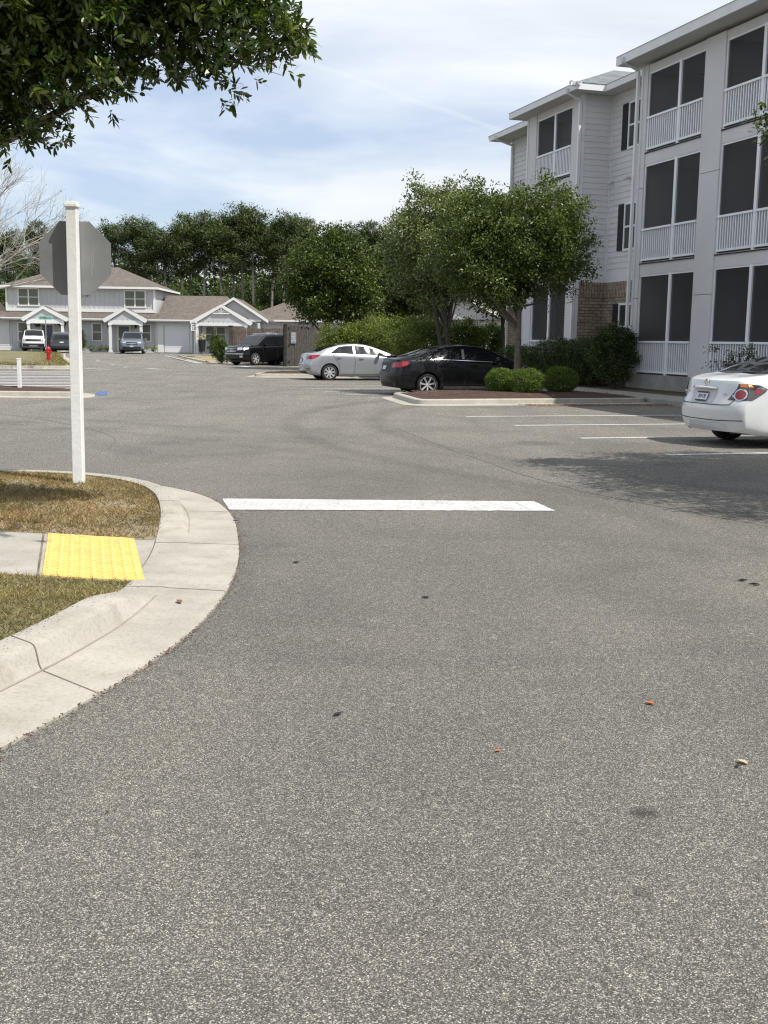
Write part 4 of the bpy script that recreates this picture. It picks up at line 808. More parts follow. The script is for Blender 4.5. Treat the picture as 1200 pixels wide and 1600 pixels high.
# ------------------------------------------------------------------ signs, posts, hydrant, fences
sp = thing('stop_sign', 'back of a grey octagonal sign on a square white painted wooden post', 'stop sign', (-2.99, 10.88, .115), R(-1))
b = MB(); L = 2.63; b.prism([(-.05, -.05), (.05, -.05), (.05, .05), (-.05, .05)], -.05, L); b.build('post', M_WHITE, sp, bevel=.006); b = MB(); b.prism([(-.062, -.062), (.062, -.062), (.062, .062), (-.062, .062)], L, L+.035)
b.prism([(-.052, -.052), (.052, -.052), (.052, .052), (-.052, .052)], L+.035, L+.05); b.build('post_cap', M_WHITE, sp, bevel=.006)
k = MB(); r = .345/math.cos(R(22.5)); pts = [(r*math.cos(R(22.5+45*i)), 2.165+r*math.sin(R(22.5+45*i))) for i in range(8)]
k.prism_y(pts, .058, .062); pan = k.build('sign_panel', M_METAL, sp, bevel=.0015)
k = MB(); k.prism_y([(x*.985, 2.165+(z-2.165)*.985) for x, z in pts], .0625, .0635); k.build('sign_face', mat('sign_red', (.55, .015, .02), .35), pan)
text('STOP', .25, M_WHITE, pan, Vector((0, .0645, 2.165)), Matrix.Rotation(R(180), 3, 'Z') @ Matrix.Rotation(R(90), 3, 'X'))
k = MB(); P = [(.20, 2.30), (.165, 2.24), (.15, 2.12), (.155, 2.0)]; k.tube([(x, .0575, z) for x, z in P], .002, 4); k.tube([(.225, .0575, 2.32), (.18, .0575, 2.2), (.168, .0575, 2.08)], .0015, 4); k.build('scratch', mat('scratch', (.4, .4, .4), .6), pan)
def speed():
    x, y = -14.35, 84.5; z = road_h(y)+.16; t = thing('speed_sign', 'white ten mile speed limit sign on a thin metal post in the dry grass', 'speed limit sign', (x, y, z))
    b = MB(); b.tube([(0, 0, -.1), (0, 0, 2.55)], .035, 6); b.build('post', M_STEEL, t)
    b = MB(); b.box(-.23, .23, -.06, -.045, 1.82, 2.47); p = b.build('sign_panel', mat('sign_white', (.78, .78, .78), .5), t)
    rt = Matrix.Rotation(R(90), 3, 'X')
    text('SPEED', .14, M_BLACK, p, Vector((0, -.063, 2.36)), rt, bold=.004); text('LIMIT', .14, M_BLACK, p, Vector((0, -.063, 2.21)), rt, bold=.004); text('10', .34, M_BLACK, p, Vector((0, -.063, 1.99)), rt, bold=.01)
speed()
def street():
    x, y = -19.85, 66; t = thing('street_sign', 'small teal street name sign on a thin pole behind the hydrant', 'street sign', (x, y, .3))
    b = MB(); b.tube([(0, 0, -.2), (0, 0, 2.15)], .03, 6); b.build('post', M_STEEL, t)
    b = MB(); b.box(-.40, .40, -.012, .012, 2.14, 2.36); p = b.build('sign_blade', mat('sign_teal', (.30, .52, .47), .5), t)
    text('BLUEBELL LN', .13, mat('sign_ink', (.03, .09, .09), .5), p, Vector((0, -.016, 2.25)), Matrix.Rotation(R(90), 3, 'X'), sx=.85)
street()
def hydrant():
    t = thing('fire_hydrant', 'red fire hydrant on the grass behind the white stub post', 'fire hydrant', (-18.0, 60.2, .31)); m = mat('hydrant_red', (.42, .012, .018), .35)
    b = MB(); b.lathe([(.15, -.1), (.15, .03), (.10, .04), (.10, .10), (.10, .42), (.125, .43), (.125, .47), (.105, .48)], (0, 0, 0), 14); b.build('barrel', m, t, smooth=40)
    b = MB(); b.lathe([(.12, .48), (.115, .54), (.08, .61), (.03, .64), (.03, .68), (.015, .69)], (0, 0, 0), 14); b.build('bonnet', m, t, smooth=40)
    b = MB(); b.lathe([(.05, -.18), (.06, -.17), (.06, -.13), (.045, -.12), (.045, 0)], (0, 0, .36), 10, 'x'); b.lathe([(.045, 0), (.045, .12), (.06, .13), (.06, .17), (.05, .18)], (0, 0, .36), 10, 'x'); b.build('side_cap', m, t, smooth=40)
    b = MB(); b.lathe([(.07, -.19), (.08, -.18), (.08, -.13), (.06, -.12), (.06, 0)], (0, 0, .34), 10, 'y'); b.build('front_cap', m, t, smooth=40)
hydrant()
t = thing('marker_post', 'short white marker post standing in the left mulch island', 'marker post', (-9.6, 29.5, .2)); b = MB(); b.prism([(-.045, -.045), (.045, -.045), (.045, .045), (-.045, .045)], -.05, .72); b.build('post', M_WHITE, t, bevel=.006)
b = MB(); b.prism([(-.05, -.05), (.05, -.05), (.05, .05), (-.05, .05)], .72, .745); b.build('cap', M_WHITE, t, bevel=.006)
def fence(P, h0, h1, m, name, label, post=.1, seed=1, z=0):
    r = random.Random(seed); t = thing(name, label, 'fence', (*P[0], z))
    o = Vector(P[0]); Lh = []; b = MB()
    for i in range(len(P)-1):
        p, q = Vector(P[i])-o, Vector(P[i+1])-o; d = (q-p); ln = d.length; d.normalize(); n = Vector((-d.y, d.x)); s = 0
        while s < ln:
            w = .135; a = p+d*s; c = p+d*min(s+w, ln); hh = h0+(h1-h0)*s/ln+r.uniform(-.035, .03); e = r.uniform(0, .012)
            v = [a+n*e, c+n*e, c+n*(e+.02), a+n*(e+.02)]
            b.add([(x.x, x.y, .03) for x in v]+[(x.x, x.y, hh) for x in v], [(3, 2, 1, 0), (4, 5, 6, 7), (0, 1, 5, 4), (1, 2, 6, 5), (2, 3, 7, 6), (3, 0, 4, 7)]); s += .145
        k = MB(); g = int(ln/2.4)+1
        for zz in (.35, 1.1, 1.85): 
            v = [p+n*.035, q+n*.035, q+n*.08, p+n*.08]; k.add([(x.x, x.y, zz) for x in v]+[(x.x, x.y, zz+.09) for x in v], [(3, 2, 1, 0), (4, 5, 6, 7), (0, 1, 5, 4), (1, 2, 6, 5), (2, 3, 7, 6), (3, 0, 4, 7)])
        k.build('rail', m, t)
        for j in range(g+1):
            c = p+d*(ln*j/g)+n*.13; k = MB(); k.prism([(c.x-.05, c.y-.05), (c.x+.05, c.y-.05), (c.x+.05, c.y+.05), (c.x-.05, c.y+.05)], 0, h0+.02); k.build('post', m, t)
    b.build('boards', m, t); return t
fe = fence([(-5.72, 64.5), (-3.8, 71.0)], 2.34, 2.25, M_WOOD, 'enclosure_fence', 'dark weathered plank bin enclosure gate with a small grey sign')
dv = Vector((2.15, 6.5)).normalized(); nr = Vector((dv.y, -dv.x))   # faces right of travel = toward the lot
ang = math.atan2(dv.y, dv.x)
k = MB(); k.box(.55, 1.35, -.045, -.025, 1.30, 1.95); o = k.build('notice', mat('notice_grey', (.20, .21, .23), .6), fe); o.rotation_euler = (0, 0, ang)
mt = mat('notice_white', (.55, .56, .58), .6)
for tx, z in (('NOTICE', 1.82), ('KEEP GATE', 1.68), ('CLOSED', 1.56), ('AT ALL TIMES', 1.42)):
    q = text(tx, .13, mt, o, Vector((.95, -.05, z)), Matrix.Rotation(R(90), 3, 'X'), sx=.9)
for z in (.25, 1.2, 2.15):
    k = MB(); k.box(.05, .42, -.05, -.02, z, z+.06); k.prism_y([(.42, z-.02), (.5, z+.03), (.42, z+.08)], -.05, -.02); q = k.build('hinge', M_BLACK, fe); q.rotation_euler = (0, 0, ang)
k = MB(); k.box(-.12, .02, -.08, .08, 0, 2.4); q = k.build('gate_post', M_WOOD, fe); q.rotation_euler = (0, 0, ang)
fence([(-9.85, 72.5), (-6.0, 72.8)], 2.18, 2.2, M_WOODL, 'wooden_fence', 'brown plank fence behind the black SUV', seed=2)
fence([(-3.6, 74), (3.5, 76)], 2.2, 2.15, M_WOODL, 'wooden_fence', 'pale plank fence behind the shrubs by the silver sedan', seed=3)
t = thing('fence_post', 'dark red brown post at the left end of the brown fence', 'post', (-9.95, 72.3, 0)); b = MB(); b.box(-.13, .13, -.1, .1, 0, 2.3); b.build('post', M_WOOD, t); b = MB(); b.box(-.15, .15, -.12, .12, 2.3, 2.34); b.build('cap', M_WOOD, t)

# ------------------------------------------------------------------ vegetation
LM = dict(
 oak=leaf_mat('leaf_oak', (.040, .064, .015), (.084, .124, .030), (.17, .22, .064), .28, .40, .9),
 pale=leaf_mat('leaf_pale', (.066, .094, .034), (.138, .178, .072), (.29, .33, .165), .25, .45, .9),
 dark=leaf_mat('leaf_dark', (.030, .054, .010), (.060, .096, .018), (.12, .165, .036), .25, .45, .7),
 near=leaf_mat('leaf_near', (.026, .052, .012), (.054, .092, .020), (.14, .19, .045), .30, .22, 1.6, spec=.6),
 myrt=leaf_mat('leaf_myrtle', (.075, .105, .020), (.155, .20, .042), (.25, .29, .08), .3, .5, .8),
 lime=leaf_mat('leaf_lime', (.065, .115, .014), (.125, .195, .03), (.20, .27, .06), .35, .5, .8),
 box=leaf_mat('leaf_box', (.050, .090, .010), (.10, .165, .020), (.17, .24, .04), .25, .45, 2.5),
 hedge=leaf_mat('leaf_hedge', (.026, .048, .010), (.046, .076, .017), (.085, .12, .030), .2, .4, 2),
 pine=leaf_mat('leaf_pine', (.034, .054, .016), (.062, .088, .028), (.115, .145, .052), .2, .6, .25),
 wood=leaf_mat('leaf_wood', (.026, .046, .009), (.050, .082, .016), (.095, .13, .03), .25, .6, .3),
 woodl=leaf_mat('leaf_wood_light', (.032, .056, .012), (.060, .095, .020), (.10, .14, .036), .25, .6, .3))
def crown_points(ells, nclump, nleaf, rc, shell=.55, seed=1, lump=.22):
    """clump centres in a union of ellipsoids, leaves in a ball round each"""
    r = np.random.default_rng(seed); P = []
    vol = np.array([e[3]*e[4]*e[5] for e in ells]); vol = vol/vol.sum()
    cnt = r.multinomial(nclump, vol)
    for e, n in zip(ells, cnt):
        d = r.normal(size=(n, 3)); d /= np.linalg.norm(d, axis=1, keepdims=True)
        rad = (shell+(1-shell)*r.uniform(0, 1, n)**.6)
        ph = r.uniform(0, 6.28, 4)
        lum = 1+lump*(np.sin(d[:, 0]*3.1+d[:, 2]*4+ph[0])*np.sin(d[:, 1]*3.7+ph[1]+d[:, 2]*2.2)+.6*np.sin(d[:, 0]*7+ph[2])*np.sin(d[:, 2]*6+ph[3]))
        P.append(np.array(e[:3])+d*np.array(e[3:6])*(rad*lum)[:, None])
    C = np.concatenate(P); n = len(C)
    rr = rc*r.uniform(.55, 1.3, n)
    q = r.normal(size=(n, nleaf, 3))*np.array([1, 1, .72]); q /= np.linalg.norm(q, axis=2, keepdims=True); q *= (r.uniform(0, 1, (n, nleaf, 1))**.45)
    L = C[:, None, :]+q*rr[:, None, None]
    return C, L.reshape(-1, 3), q.reshape(-1, 3)
def tree(name, label, loc, ells, trunk, nclump, nleaf, rc, ls, lm, bark=M_BARK, shell=.5, seed=1, nlimb=12, aspect=.5, group=None, nside=6, cat='tree', lump=.22, ztop=None, limb_r=.05, forks=1):
    t = thing(name, label, cat, loc, 0, group); C, L, q = crown_points(ells, nclump, nleaf, rc, shell, seed, lump)
    rn = np.random.default_rng(seed+5); D = q+rn.normal(size=q.shape)*.7
    leaves_mesh('crown', L, ls, lm, t, aspect=aspect, D=D, nside=nside, up=.2)
    h, r0 = trunk; b = MB(); rd = random.Random(seed); cx, cy = ells[0][0], ells[0][1]
    cz = ells[0][2]; top = ztop or cz+ells[0][5]*.5
    for fk in range(forks):
        lean = Vector(((fk-(forks-1)/2)*.45, rd.uniform(-.1, .1)))
        P = [(lean.x*.1, 0, -.1), (lean.x*.25+rd.uniform(-.03, .03), 0, h*.5), (lean.x*.7+cx*.3, cy*.3+lean.y, h), (cx+lean.x*1.2, cy, cz), (cx+lean.x*1.5, cy, top)]
        b.tube(smooth_path3(P), [r0*(1.25 if i == 0 else 1)*(1-.85*(i/16)**1.0) for i in range(17)], 9)
    idx = rd.sample(range(len(C)), min(nlimb, len(C)))
    for i in idx:
        c = C[i]; s = rd.uniform(0, 1); z0 = h*.85+(top-h)*.6*s; st = Vector((cx*s*.8, cy*s*.8, z0)); e = Vector(c); mid = st.lerp(e, .5)+Vector((0, 0, -.08*(e-st).length))
        b.tube([st, mid, e], [r0*limb_r*8*(1-s*.5), r0*.22, r0*.07], 5)
    b.build('trunk', bark, t, smooth=80); return t
def smooth_path3(P, n=4):
    P = [Vector(p) for p in P]; out = []
    for i in range(len(P)-1):
        p0, p1, p2, p3 = P[max(i-1, 0)], P[i], P[i+1], P[min(i+2, len(P)-1)]
        for k in range(n):
            t = k/n; out.append(.5*((2*p1)+(p2-p0)*t+(2*p0-5*p1+4*p2-p3)*t*t+(3*p1-p0-3*p2+p3)*t**3))
    out.append(P[-1]); return out

tree('oak_tree', 'broad young oak in the mulch island behind the round clipped shrubs', (3.78, 32.6, .15),
     [(.0, 0, 4.15, 1.95, 1.9, 1.5), (-1.35, .2, 4.75, .95, .95, 1.15), (1.15, -.1, 3.75, .95, 1.1, .9), (-.9, 0, 3.35, 1.1, 1.1, .9), (.8, 0, 5.1, 1.0, 1.1, .85), (-.2, .1, 3.2, 1.2, 1.2, .7), (-1.75, .1, 3.6, 1.0, .9, .85)],
     (1.9, .13), 700, 105, .34, .078, LM['oak'], seed=3, nlimb=26, shell=.35, lump=.26)
tree('pale_tree', 'tall pale leaved tree with dark forked trunk behind the black sedan', (2.5, 47, .05),
     [(-.6, 0, 5.3, 1.9, 1.8, 2.6), (-.1, 0, 6.7, 1.25, 1.3, 1.05), (.9, 0, 5.6, 1.6, 1.5, 1.9), (-1.5, 0, 6.3, .8, .8, .9), (1.7, .1, 6.4, 1.0, 1.0, 1.1)],
     (1.8, .17), 700, 70, .40, .115, LM['pale'], bark=M_BARKD, seed=8, nlimb=24, shell=.35, lump=.3, forks=2)
tree('dense_tree', 'dense dark green rounded tree beside the bin enclosure fence', (-3.0, 58, .1),
     [(0, 0, 4.5, 2.55, 2.3, 2.1), (.3, 0, 5.9, 1.4, 1.4, 1.35), (-.9, 0, 3.5, 1.5, 1.4, 1.2), (1.1, 0, 3.6, 1.5, 1.4, 1.3)],
     (1.5, .17), 700, 62, .42, .135, LM['dark'], bark=M_BARKD, seed=11, nlimb=16, shell=.45, lump=.12)
tree('oak_tree', 'dark leafy tree between the dense round tree and the pale tree', (1.3, 62, .1),
     [(0, 0, 4.6, 2.4, 2.2, 2.6), (.5, 0, 6.4, 1.7, 1.5, 1.6)], (1.6, .16), 420, 36, .5, .22, LM['wood'], bark=M_BARKD, seed=14, nlimb=14, shell=.45)
tree('oak_tree', 'dark tree behind the oak of the mulch island', (5.3, 52, .1),
     [(0, 0, 5.0, 2.0, 2.0, 2.2), (-.8, 0, 6.6, 1.2, 1.2, 1.2)], (1.8, .16), 380, 36, .45, .19, LM['dark'], bark=M_BARKD, seed=15, nlimb=14, shell=.45)
# near tree, upper left, reaching over the corner
def near_leaves(C, q, ls, parent, seed, k=9):
    """rosettes of long glossy leaves at twig ends"""
    r = np.random.default_rng(seed); n = len(C); ax = q/np.linalg.norm(q, axis=1, keepdims=True)+r.normal(size=(n, 3))*.35; ax[:, 2] -= .1; ax /= np.linalg.norm(ax, axis=1, keepdims=True)
    u = np.cross(ax, r.normal(size=(n, 3))); u /= np.linalg.norm(u, axis=1, keepdims=True); w = np.cross(ax, u)
    th = (np.arange(k)*2.4)[None, :]+r.uniform(0, 6, (n, 1)); op = r.uniform(.45, 1.25, (n, k))
    d = ax[:, None, :]*np.cos(op)[..., None]+(u[:, None, :]*np.cos(th)[..., None]+w[:, None, :]*np.sin(th)[..., None])*np.sin(op)[..., None]
    st = C[:, None, :]+ax[:, None, :]*(np.linspace(-.07, .02, k)[None, :, None])
    return leaves_mesh('crown', st.reshape(-1, 3), ls, LM['near'], parent, aspect=.36, D=d.reshape(-1, 3), nside=6, up=.35)
def overhang():
    t = thing('overhanging_tree', 'large tree with long glossy leaves reaching in over the corner from the left', 'tree', (-6.0, 8.6, .1)); o = Vector((-6.0, 8.6, .1))
    r = np.random.default_rng(21); b = MB(); T_ = []
    limbs = [([(0, 0, 1.9), (1.5, .1, 2.35), (2.6, .1, 2.72), (3.15, .1, 2.90), (3.9, .1, 3.32), (4.7, .1, 3.9)], .06), ([(0, 0, 2.1), (1.2, -.7, 3.2), (2.6, -1.1, 4.1), (4.0, -1.7, 4.6), (5.4, -2.0, 4.85)], .08), ([(0, 0, 2.2), (1.2, .8, 3.4), (2.7, 1.1, 4.2), (4.0, .9, 4.5)], .075),
             ([(0, 0, 2.2), (-.8, 1, 3.6), (-1.6, 1.8, 5)], .08), ([(0, 0, 2.2), (-.9, -.9, 3.6), (-2, -1.6, 4.8)], .08), ([(0, 0, 2.2), (.2, 0, 4), (.6, .1, 6.2)], .1)]
    b.tube(smooth_path3([(0, 0, -.1), (.03, 0, 1), (0, 0, 1.9), (.05, 0, 2.5)]), [.19-.004*i for i in range(13)], 12)
    for P, rr in limbs:
        S_ = smooth_path3(P, 6); b.tube(S_, [rr*(1-.75*i/len(S_)) for i in range(len(S_))], 8)
    LB = [Vector(v) for P, rr in limbs for v in smooth_path3(P, 6)]
    near_limb = lambda e: min(LB, key=lambda v: (v-e).length)
    C1, L1, q1 = crown_points([(2.6, -.1, 4.1, 1.5, 1.1, 1.28), (3.9, 0, 4.15, 1.2, .85, .85), (4.6, .1, 3.92, .62, .55, .56), (3.4, -.2, 4.8, 1.4, .9, .8), (2.5, -.1, 3.27, 1.1, .55, .36), (3.3, -.2, 3.45, .7, .5, .3), (3.2, -.5, 3.9, 1.2, .5, .7), (5.0, .05, 3.75, .42, .4, .32), (3.2, -.2, 2.98, .5, .35, .26), (3.8, -.25, 3.32, .5, .35, .25), (2.9, -.1, 3.0, .45, .4, .2)], 2700, 4, .2, .1, 22, .2)
    C2, L2, q2 = crown_points([(.3, 0, 4.6, 2.3, 2.2, 2.3), (-.5, 0, 3.6, 2.0, 2.0, 1.6), (5.5, -2.05, 4.8, .75, .5, .4), (4.6, -1.9, 4.9, 1.0, .6, .55)], 620, 3, .22, .2, 23, .2)
    C, L, q = np.concatenate([C1, C2]), np.concatenate([L1, L2]), np.concatenate([q1, q2])
    # twigs carry the rosettes
    n = len(L); near_leaves(L, q+r.normal(size=(n, 3))*.5+np.array([.25, 0, -.1]), .074, t, 4, 11)
    tips = [(5.1, 0, 4.05, 1), (5.3, .1, 3.85, 1), (5.4, .05, 3.6, 1), (5.2, 0, 3.36, 1), (5.0, .1, 4.35, 1), (5.05, -.2, 4.6, 1), (4.9, .1, 3.5, 1), (4.7, 0, 3.42, 1), (4.5, 0, 3.4, 1), (4.3, .1, 3.38, 1), (4.1, .1, 3.36, 1), (3.85, 0, 3.32, 1), (3.95, -.2, 3.25, 1), (3.45, .1, 3.10, 1), (3.6, 0, 3.2, 1), (3.3, .1, 2.95, 1), (2.9, .1, 2.98, 1), (2.35, .1, 2.9, 1)]
    tw = b
    for k in range(0, len(L), 45):
        c = L[k]; e = Vector(c); s_ = near_limb(e); tw.tube([s_, s_.lerp(e, .35)+Vector((0, .03, -.05)), s_.lerp(e, .7)+Vector((0, -.02, .03)), e], [.006, .005, .004, .002], 3, cap=False)
    tp = []
    for (x, y, z, _) in tips:
        s_ = Vector((x-.55, y, z+.12)); e = Vector((x, y, z)); tw.tube([near_limb(s_), s_, s_.lerp(e, .5)+Vector((0, 0, .02)), e], [.008, .005, .004, .002], 4, cap=False)
        for k in range(13):
            f = k/12; p = s_.lerp(e, f); tp.append([p.x+RNG.normal()*.05, p.y+RNG.normal()*.06, p.z+RNG.normal()*.045])
    tw.build('trunk', M_BARK, t, smooth=80)
    tp = np.array(tp); lv = near_leaves(tp, np.tile([1, 0, -.35], (len(tp), 1))+RNG.normal(size=tp.shape)*.4, .074, t, 6, 7); lv.name = 'outer_leaves'
overhang()
def right_tree():
    t = thing('overhanging_tree', 'leafy branches of a small leaved tree at the right edge over the parking stalls', 'tree', (8.1, 12.9, .1))
    ells = [(-.6, -1.8, 4.6, 2.8, 3.5, 1.5), (-3.4, .4, 3.9, .4, .4, .35), (-2.9, .4, 3.7, .6, .5, .4), (-2.4, -.2, 3.7, 1.0, 1.4, .7), (.4, 0, 5.6, 1.8, 1.5, 1.2), (-1.6, -1.6, 4.2, 1.2, 1.0, .8)]
    C, L, q = crown_points(ells, 1900, 38, .30, .2, 31, .12); D = q+np.random.default_rng(5).normal(size=q.shape)*.7
    leaves_mesh('crown', L, .085, LM['near'], t, aspect=.4, D=D, nside=6, up=.3)
    C3, L3, q3 = crown_points([(-3.5, .4, 3.95, .40, .4, .30), (-3.42, .5, 3.45, .30, .3, .12), (-3.1, .4, 3.75, .4, .3, .3), (-3.2, .3, 4.25, .5, .4, .25)], 130, 26, .16, .2, 32, .2)
    leaves_mesh('outer_leaves', L3, .075, LM['near'], t, aspect=.4, D=q3+np.random.default_rng(6).normal(size=q3.shape)*.6, nside=6, up=.3); C = np.concatenate([C, C3])
    b = MB(); b.tube(smooth_path3([(0, 0, -.1), (0, 0, 1.2), (.05, 0, 2.2), (0, 0, 4.6), (.2, 0, 6)]), [.15*(1-.05*i) for i in range(17)], 9)
    rd = random.Random(4)
    for i in rd.sample(range(len(C)-130), 36)+list(range(len(C)-130, len(C), 13)):
        e = Vector(C[i]); s_ = Vector((0, 0, rd.uniform(2.0, 4.0))); b.tube([s_, s_.lerp(e, .5)+Vector((0, 0, -.1)), e], [.04, .022, .006], 5)
    b.build('trunk', M_BARK, t, smooth=80)
right_tree()
# shrubs
def shrub(name, label, loc, ells, lm, n, k, rc, ls, group=None, cat='shrub', seed=1, shell=.4, stems=7, lump=.18, aspect=.45, nside=6):
    t = thing(name, label, cat, loc, 0, group); C, L, q = crown_points(ells, n, k, rc, shell, seed, lump); L[:, 2] = np.maximum(L[:, 2], .05)
    leaves_mesh('foliage', L, ls, lm, t, aspect=aspect, D=q+np.random.default_rng(seed).normal(size=q.shape)*.6, nside=nside, up=.2)
    b = MB(); rd = random.Random(seed)
    for i in rd.sample(range(len(C)), min(stems, len(C))):
        e = Vector(C[i]); s_ = Vector((rd.uniform(-.08, .08), rd.uniform(-.05, .05), -.05)); b.tube([s_, Vector((e.x*.45, e.y*.45, e.z*.5)), e], [.03, .02, .006], 5)
    b.build('stem', M_BARKD, t); return t
for rx_, rz_, bb, aa, sd_, lb in ((.42, .33, 11.95, 28.35, 41, 'clipped round shrub left of the oak trunk, overlapped by the next round shrub'), (.50, .34, 12.42, 27.75, 42, 'middle clipped round shrub at the foot of the oak trunk'), (.48, .36, 13.68, 28.35, 43, 'bright round clipped shrub standing alone right of the oak trunk')):
    shrub('round_shrub', lb, lot(bb, aa, .2), [(0, 0, rz_*.95, rx_, rx_, rz_)], LM['box'], 1100, 16, .055, .030, 'clipped round shrubs in the mulch island', seed=sd_, shell=.86, lump=.02)
HL = ['low dark hedge shrub furthest left along the apartment porch', 'low dark hedge shrub second from the left along the apartment porch', 'dark clipped hedge shrub just right of the oak trunk', 'dark clipped hedge shrub in the middle of the hedge', 'dark clipped hedge shrub below the brown brick wall', 'narrow dark hedge shrub next to the tallest hedge shrub']
for i, (a, w, h) in enumerate(((38.9, 1.7, 1.25), (37.3, 1.5, 1.25), (35.75, 1.3, 1.5), (34.6, .95, 1.5), (33.65, .95, 1.45), (32.75, .9, 1.55))):
    tt = shrub('hedge_shrub', HL[i], lot(16.95, a, .22), [(sx_*w*.22, sy_*.18, h*hz_, w*.33, .38, h*.27) for sx_ in (-1, 1) for sy_ in (-1, 1) for hz_ in (.28, .72)], LM['hedge'], 620, 20, .10, .05, 'hedge shrubs in front of the apartments', seed=50+i, shell=.6, lump=.05)
    tt.rotation_euler.z = ALPHA+R(90)
shrub('hedge_shrub', 'tallest dark shrub of the hedge at the corner of the screened porch', lot(16.85, 31.2, .25), [(0, 0, 1.0, .78, .75, .85), (0, 0, 1.45, .62, .6, .42)], LM['hedge'], 620, 24, .13, .065, 'hedge shrubs in front of the apartments', seed=60, shell=.5, lump=.12)
shrub('twiggy_shrub', 'twiggy sparse shrub before the porch railing behind the white sedan', lot(16.75, 24.6, .25), [(0, 0, .65, .7, .6, .45), (0, 0, 1.1, .8, .4, .4)], LM['hedge'], 60, 22, .12, .06, seed=61, stems=30, shell=.3)
for i, (x, y, w, h, lm, lab) in enumerate((( -2.1, 56, 1.4, 2.2, 'myrt', 'olive wax myrtle bush at the left end of the shrub row by the fence'), (-.8, 55.5, 1.4, 2.55, 'myrt', 'olive wax myrtle bush behind the roof of the silver sedan'), (.5, 54, 1.5, 2.5, 'myrt', 'olive wax myrtle bush between the two parked sedans'),
        (1.7, 51, 1.3, 2.5, 'myrt', 'olive wax myrtle bush left of the forked dark trunk'), (3.35, 52, 1.3, 2.45, 'lime', 'bright green bush right of the forked dark trunk'), (4.6, 53, 1.3, 2.2, 'lime', 'bright green bush in front of the cottage window'))):
    shrub('wax_myrtle', lab, (x, y, .1), [(0, 0, h*.5, w, w*.8, h*.5), (w*.3, 0, h*.75, w*.6, w*.5, h*.3)], LM[lm], 340, 52, .26, .095, 'shrubs along the fence', seed=70+i, shell=.4, stems=14, nside=4)
for i, (x, y, w) in enumerate(((5.6, 50, 1.3), (7.4, 49.5, 1.3), (2.6, 51, 1.2))):
    shrub('low_hedge', ('low dark hedge below the cottage window', 'low dark hedge nearest the apartment corner', 'low dark hedge at the foot of the pale tree')[i], (x, y, .1), [(0, 0, .5, w, .6, .55)], LM['hedge'], 240, 24, .16, .08, 'low hedge behind the black sedan', seed=80+i, shell=.5, nside=4)
def cone_shrub(label, x, y, w, h, seed): shrub('conical_shrub', label, (x, y, road_h(y)), [(0, 0, h*.42, w, w, h*.4), (0, 0, h*.72, w*.55, w*.55, h*.28)], LM['dark'], 170, 26, .14, .10, 'small evergreens by the townhouse', seed=seed, nside=4, shell=.5)
cone_shrub('round dark evergreen against the black SUV bumper', -10.0, 68.5, .55, 1.65, 90); cone_shrub('slim evergreen shrub in front of the gable porch', -14.0, 92, .5, 2.0, 91)
cone_shrub('tall dark shrub by the left townhouse door window', -31.2, 98.2, .6, 2.1, 92); cone_shrub('tall shrub right beside the white sign post, against the townhouse', -26.6, 98.2, .5, 2.1, 93)
for i, x in enumerate((-25.7, -24.9, -24.2, -21, -20.3)): shrub('bedding_plant', 'low green bedding plant along the townhouse wall, %s of the five' % ('leftmost', 'second from the left', 'middle', 'second from the right', 'rightmost')[i], (x, 98.3, .33), [(0, 0, .2, .38, .25, .2)], LM['lime'], 20, 20, .12, .08, 'bedding plants along the townhouse', 'plant', seed=95+i, nside=4)
t = thing('plant_pot', 'tall black pot with pale flowers on the gable porch', 'plant pot', (-15.75, 96.6, .36)); b = MB(); b.lathe([(.25, 0), (.33, .9), (.36, .92), (.36, 1.0), (.30, 1.0), (.28, .9)], (0, 0, 0), 12); b.build('pot', M_BLACK, t, smooth=40)
n = 220; leaves_mesh('flowers', RNG.normal(size=(n, 3))*np.array([.22, .15, .16])+np.array([0, 0, 1.25]), .14, leaf_mat('flower', (.10, .14, .03), (.55, .50, .30), (.75, .70, .55)), t, nside=4)
# the bare twiggy tree
def bare():
    t = thing('bare_tree', 'leafless grey twiggy tree at the left edge before the townhouse', 'tree', (-18.6, 49.5, .2)); rd = random.Random(12); b = MB(); tips = []
    def grow(p, d, ln, r, lv):
        q = p+d*ln*.5+Vector((rd.uniform(-1, 1), rd.uniform(-1, 1), rd.uniform(-.5, .8)))*ln*.06; e = q+d*ln*.5+Vector((rd.uniform(-1, 1), rd.uniform(-1, 1), rd.uniform(-.2, .8)))*ln*.07
        b.tube([p, q, e], [r*.62, r*.53, r*.43], 6 if lv < 2 else (4 if lv < 4 else 3), cap=False)
        if lv >= 6: tips.append(e); return
        n = 3 if lv < 5 else 2
        for k in range(n):
            ax = Vector((rd.gauss(0, 1), rd.gauss(0, 1), rd.gauss(0, .6))).normalized(); sp = rd.uniform(.35, .75)
            nd = (d+ax*sp+Vector((.05, 0, .10 if k else .16))).normalized(); grow(e if k else e, nd, ln*rd.uniform(.66, .84), r*.62, lv+1)
        if lv > 1: 
            ax = Vector((rd.gauss(0, 1), rd.gauss(0, 1), 0)).normalized(); grow(q, (d*.6+ax*.8).normalized(), ln*.6, r*.42, lv+2 if lv < 4 else 6)
    grow(Vector((0, 0, -.1)), Vector((.12, 0, 1)).normalized(), 1.7, .16, 0)
    for dv in ((.75, 0, .55), (.9, .2, .2), (.6, -.3, .9)): grow(Vector((.2, 0, 2.4)), Vector(dv).normalized(), 1.7, .07, 1)
    b.build('trunk', M_BARKP, t, fix=False); t.scale = (1.15, 1.15, 1.22)
    C = np.array(tips); k = RNG.choice(len(C), min(260, len(C)), replace=False); leaves_mesh('dry_leaves', C[k], .07, mat('dry_leaf', (.09, .05, .03), .8), t, nside=4)
bare()
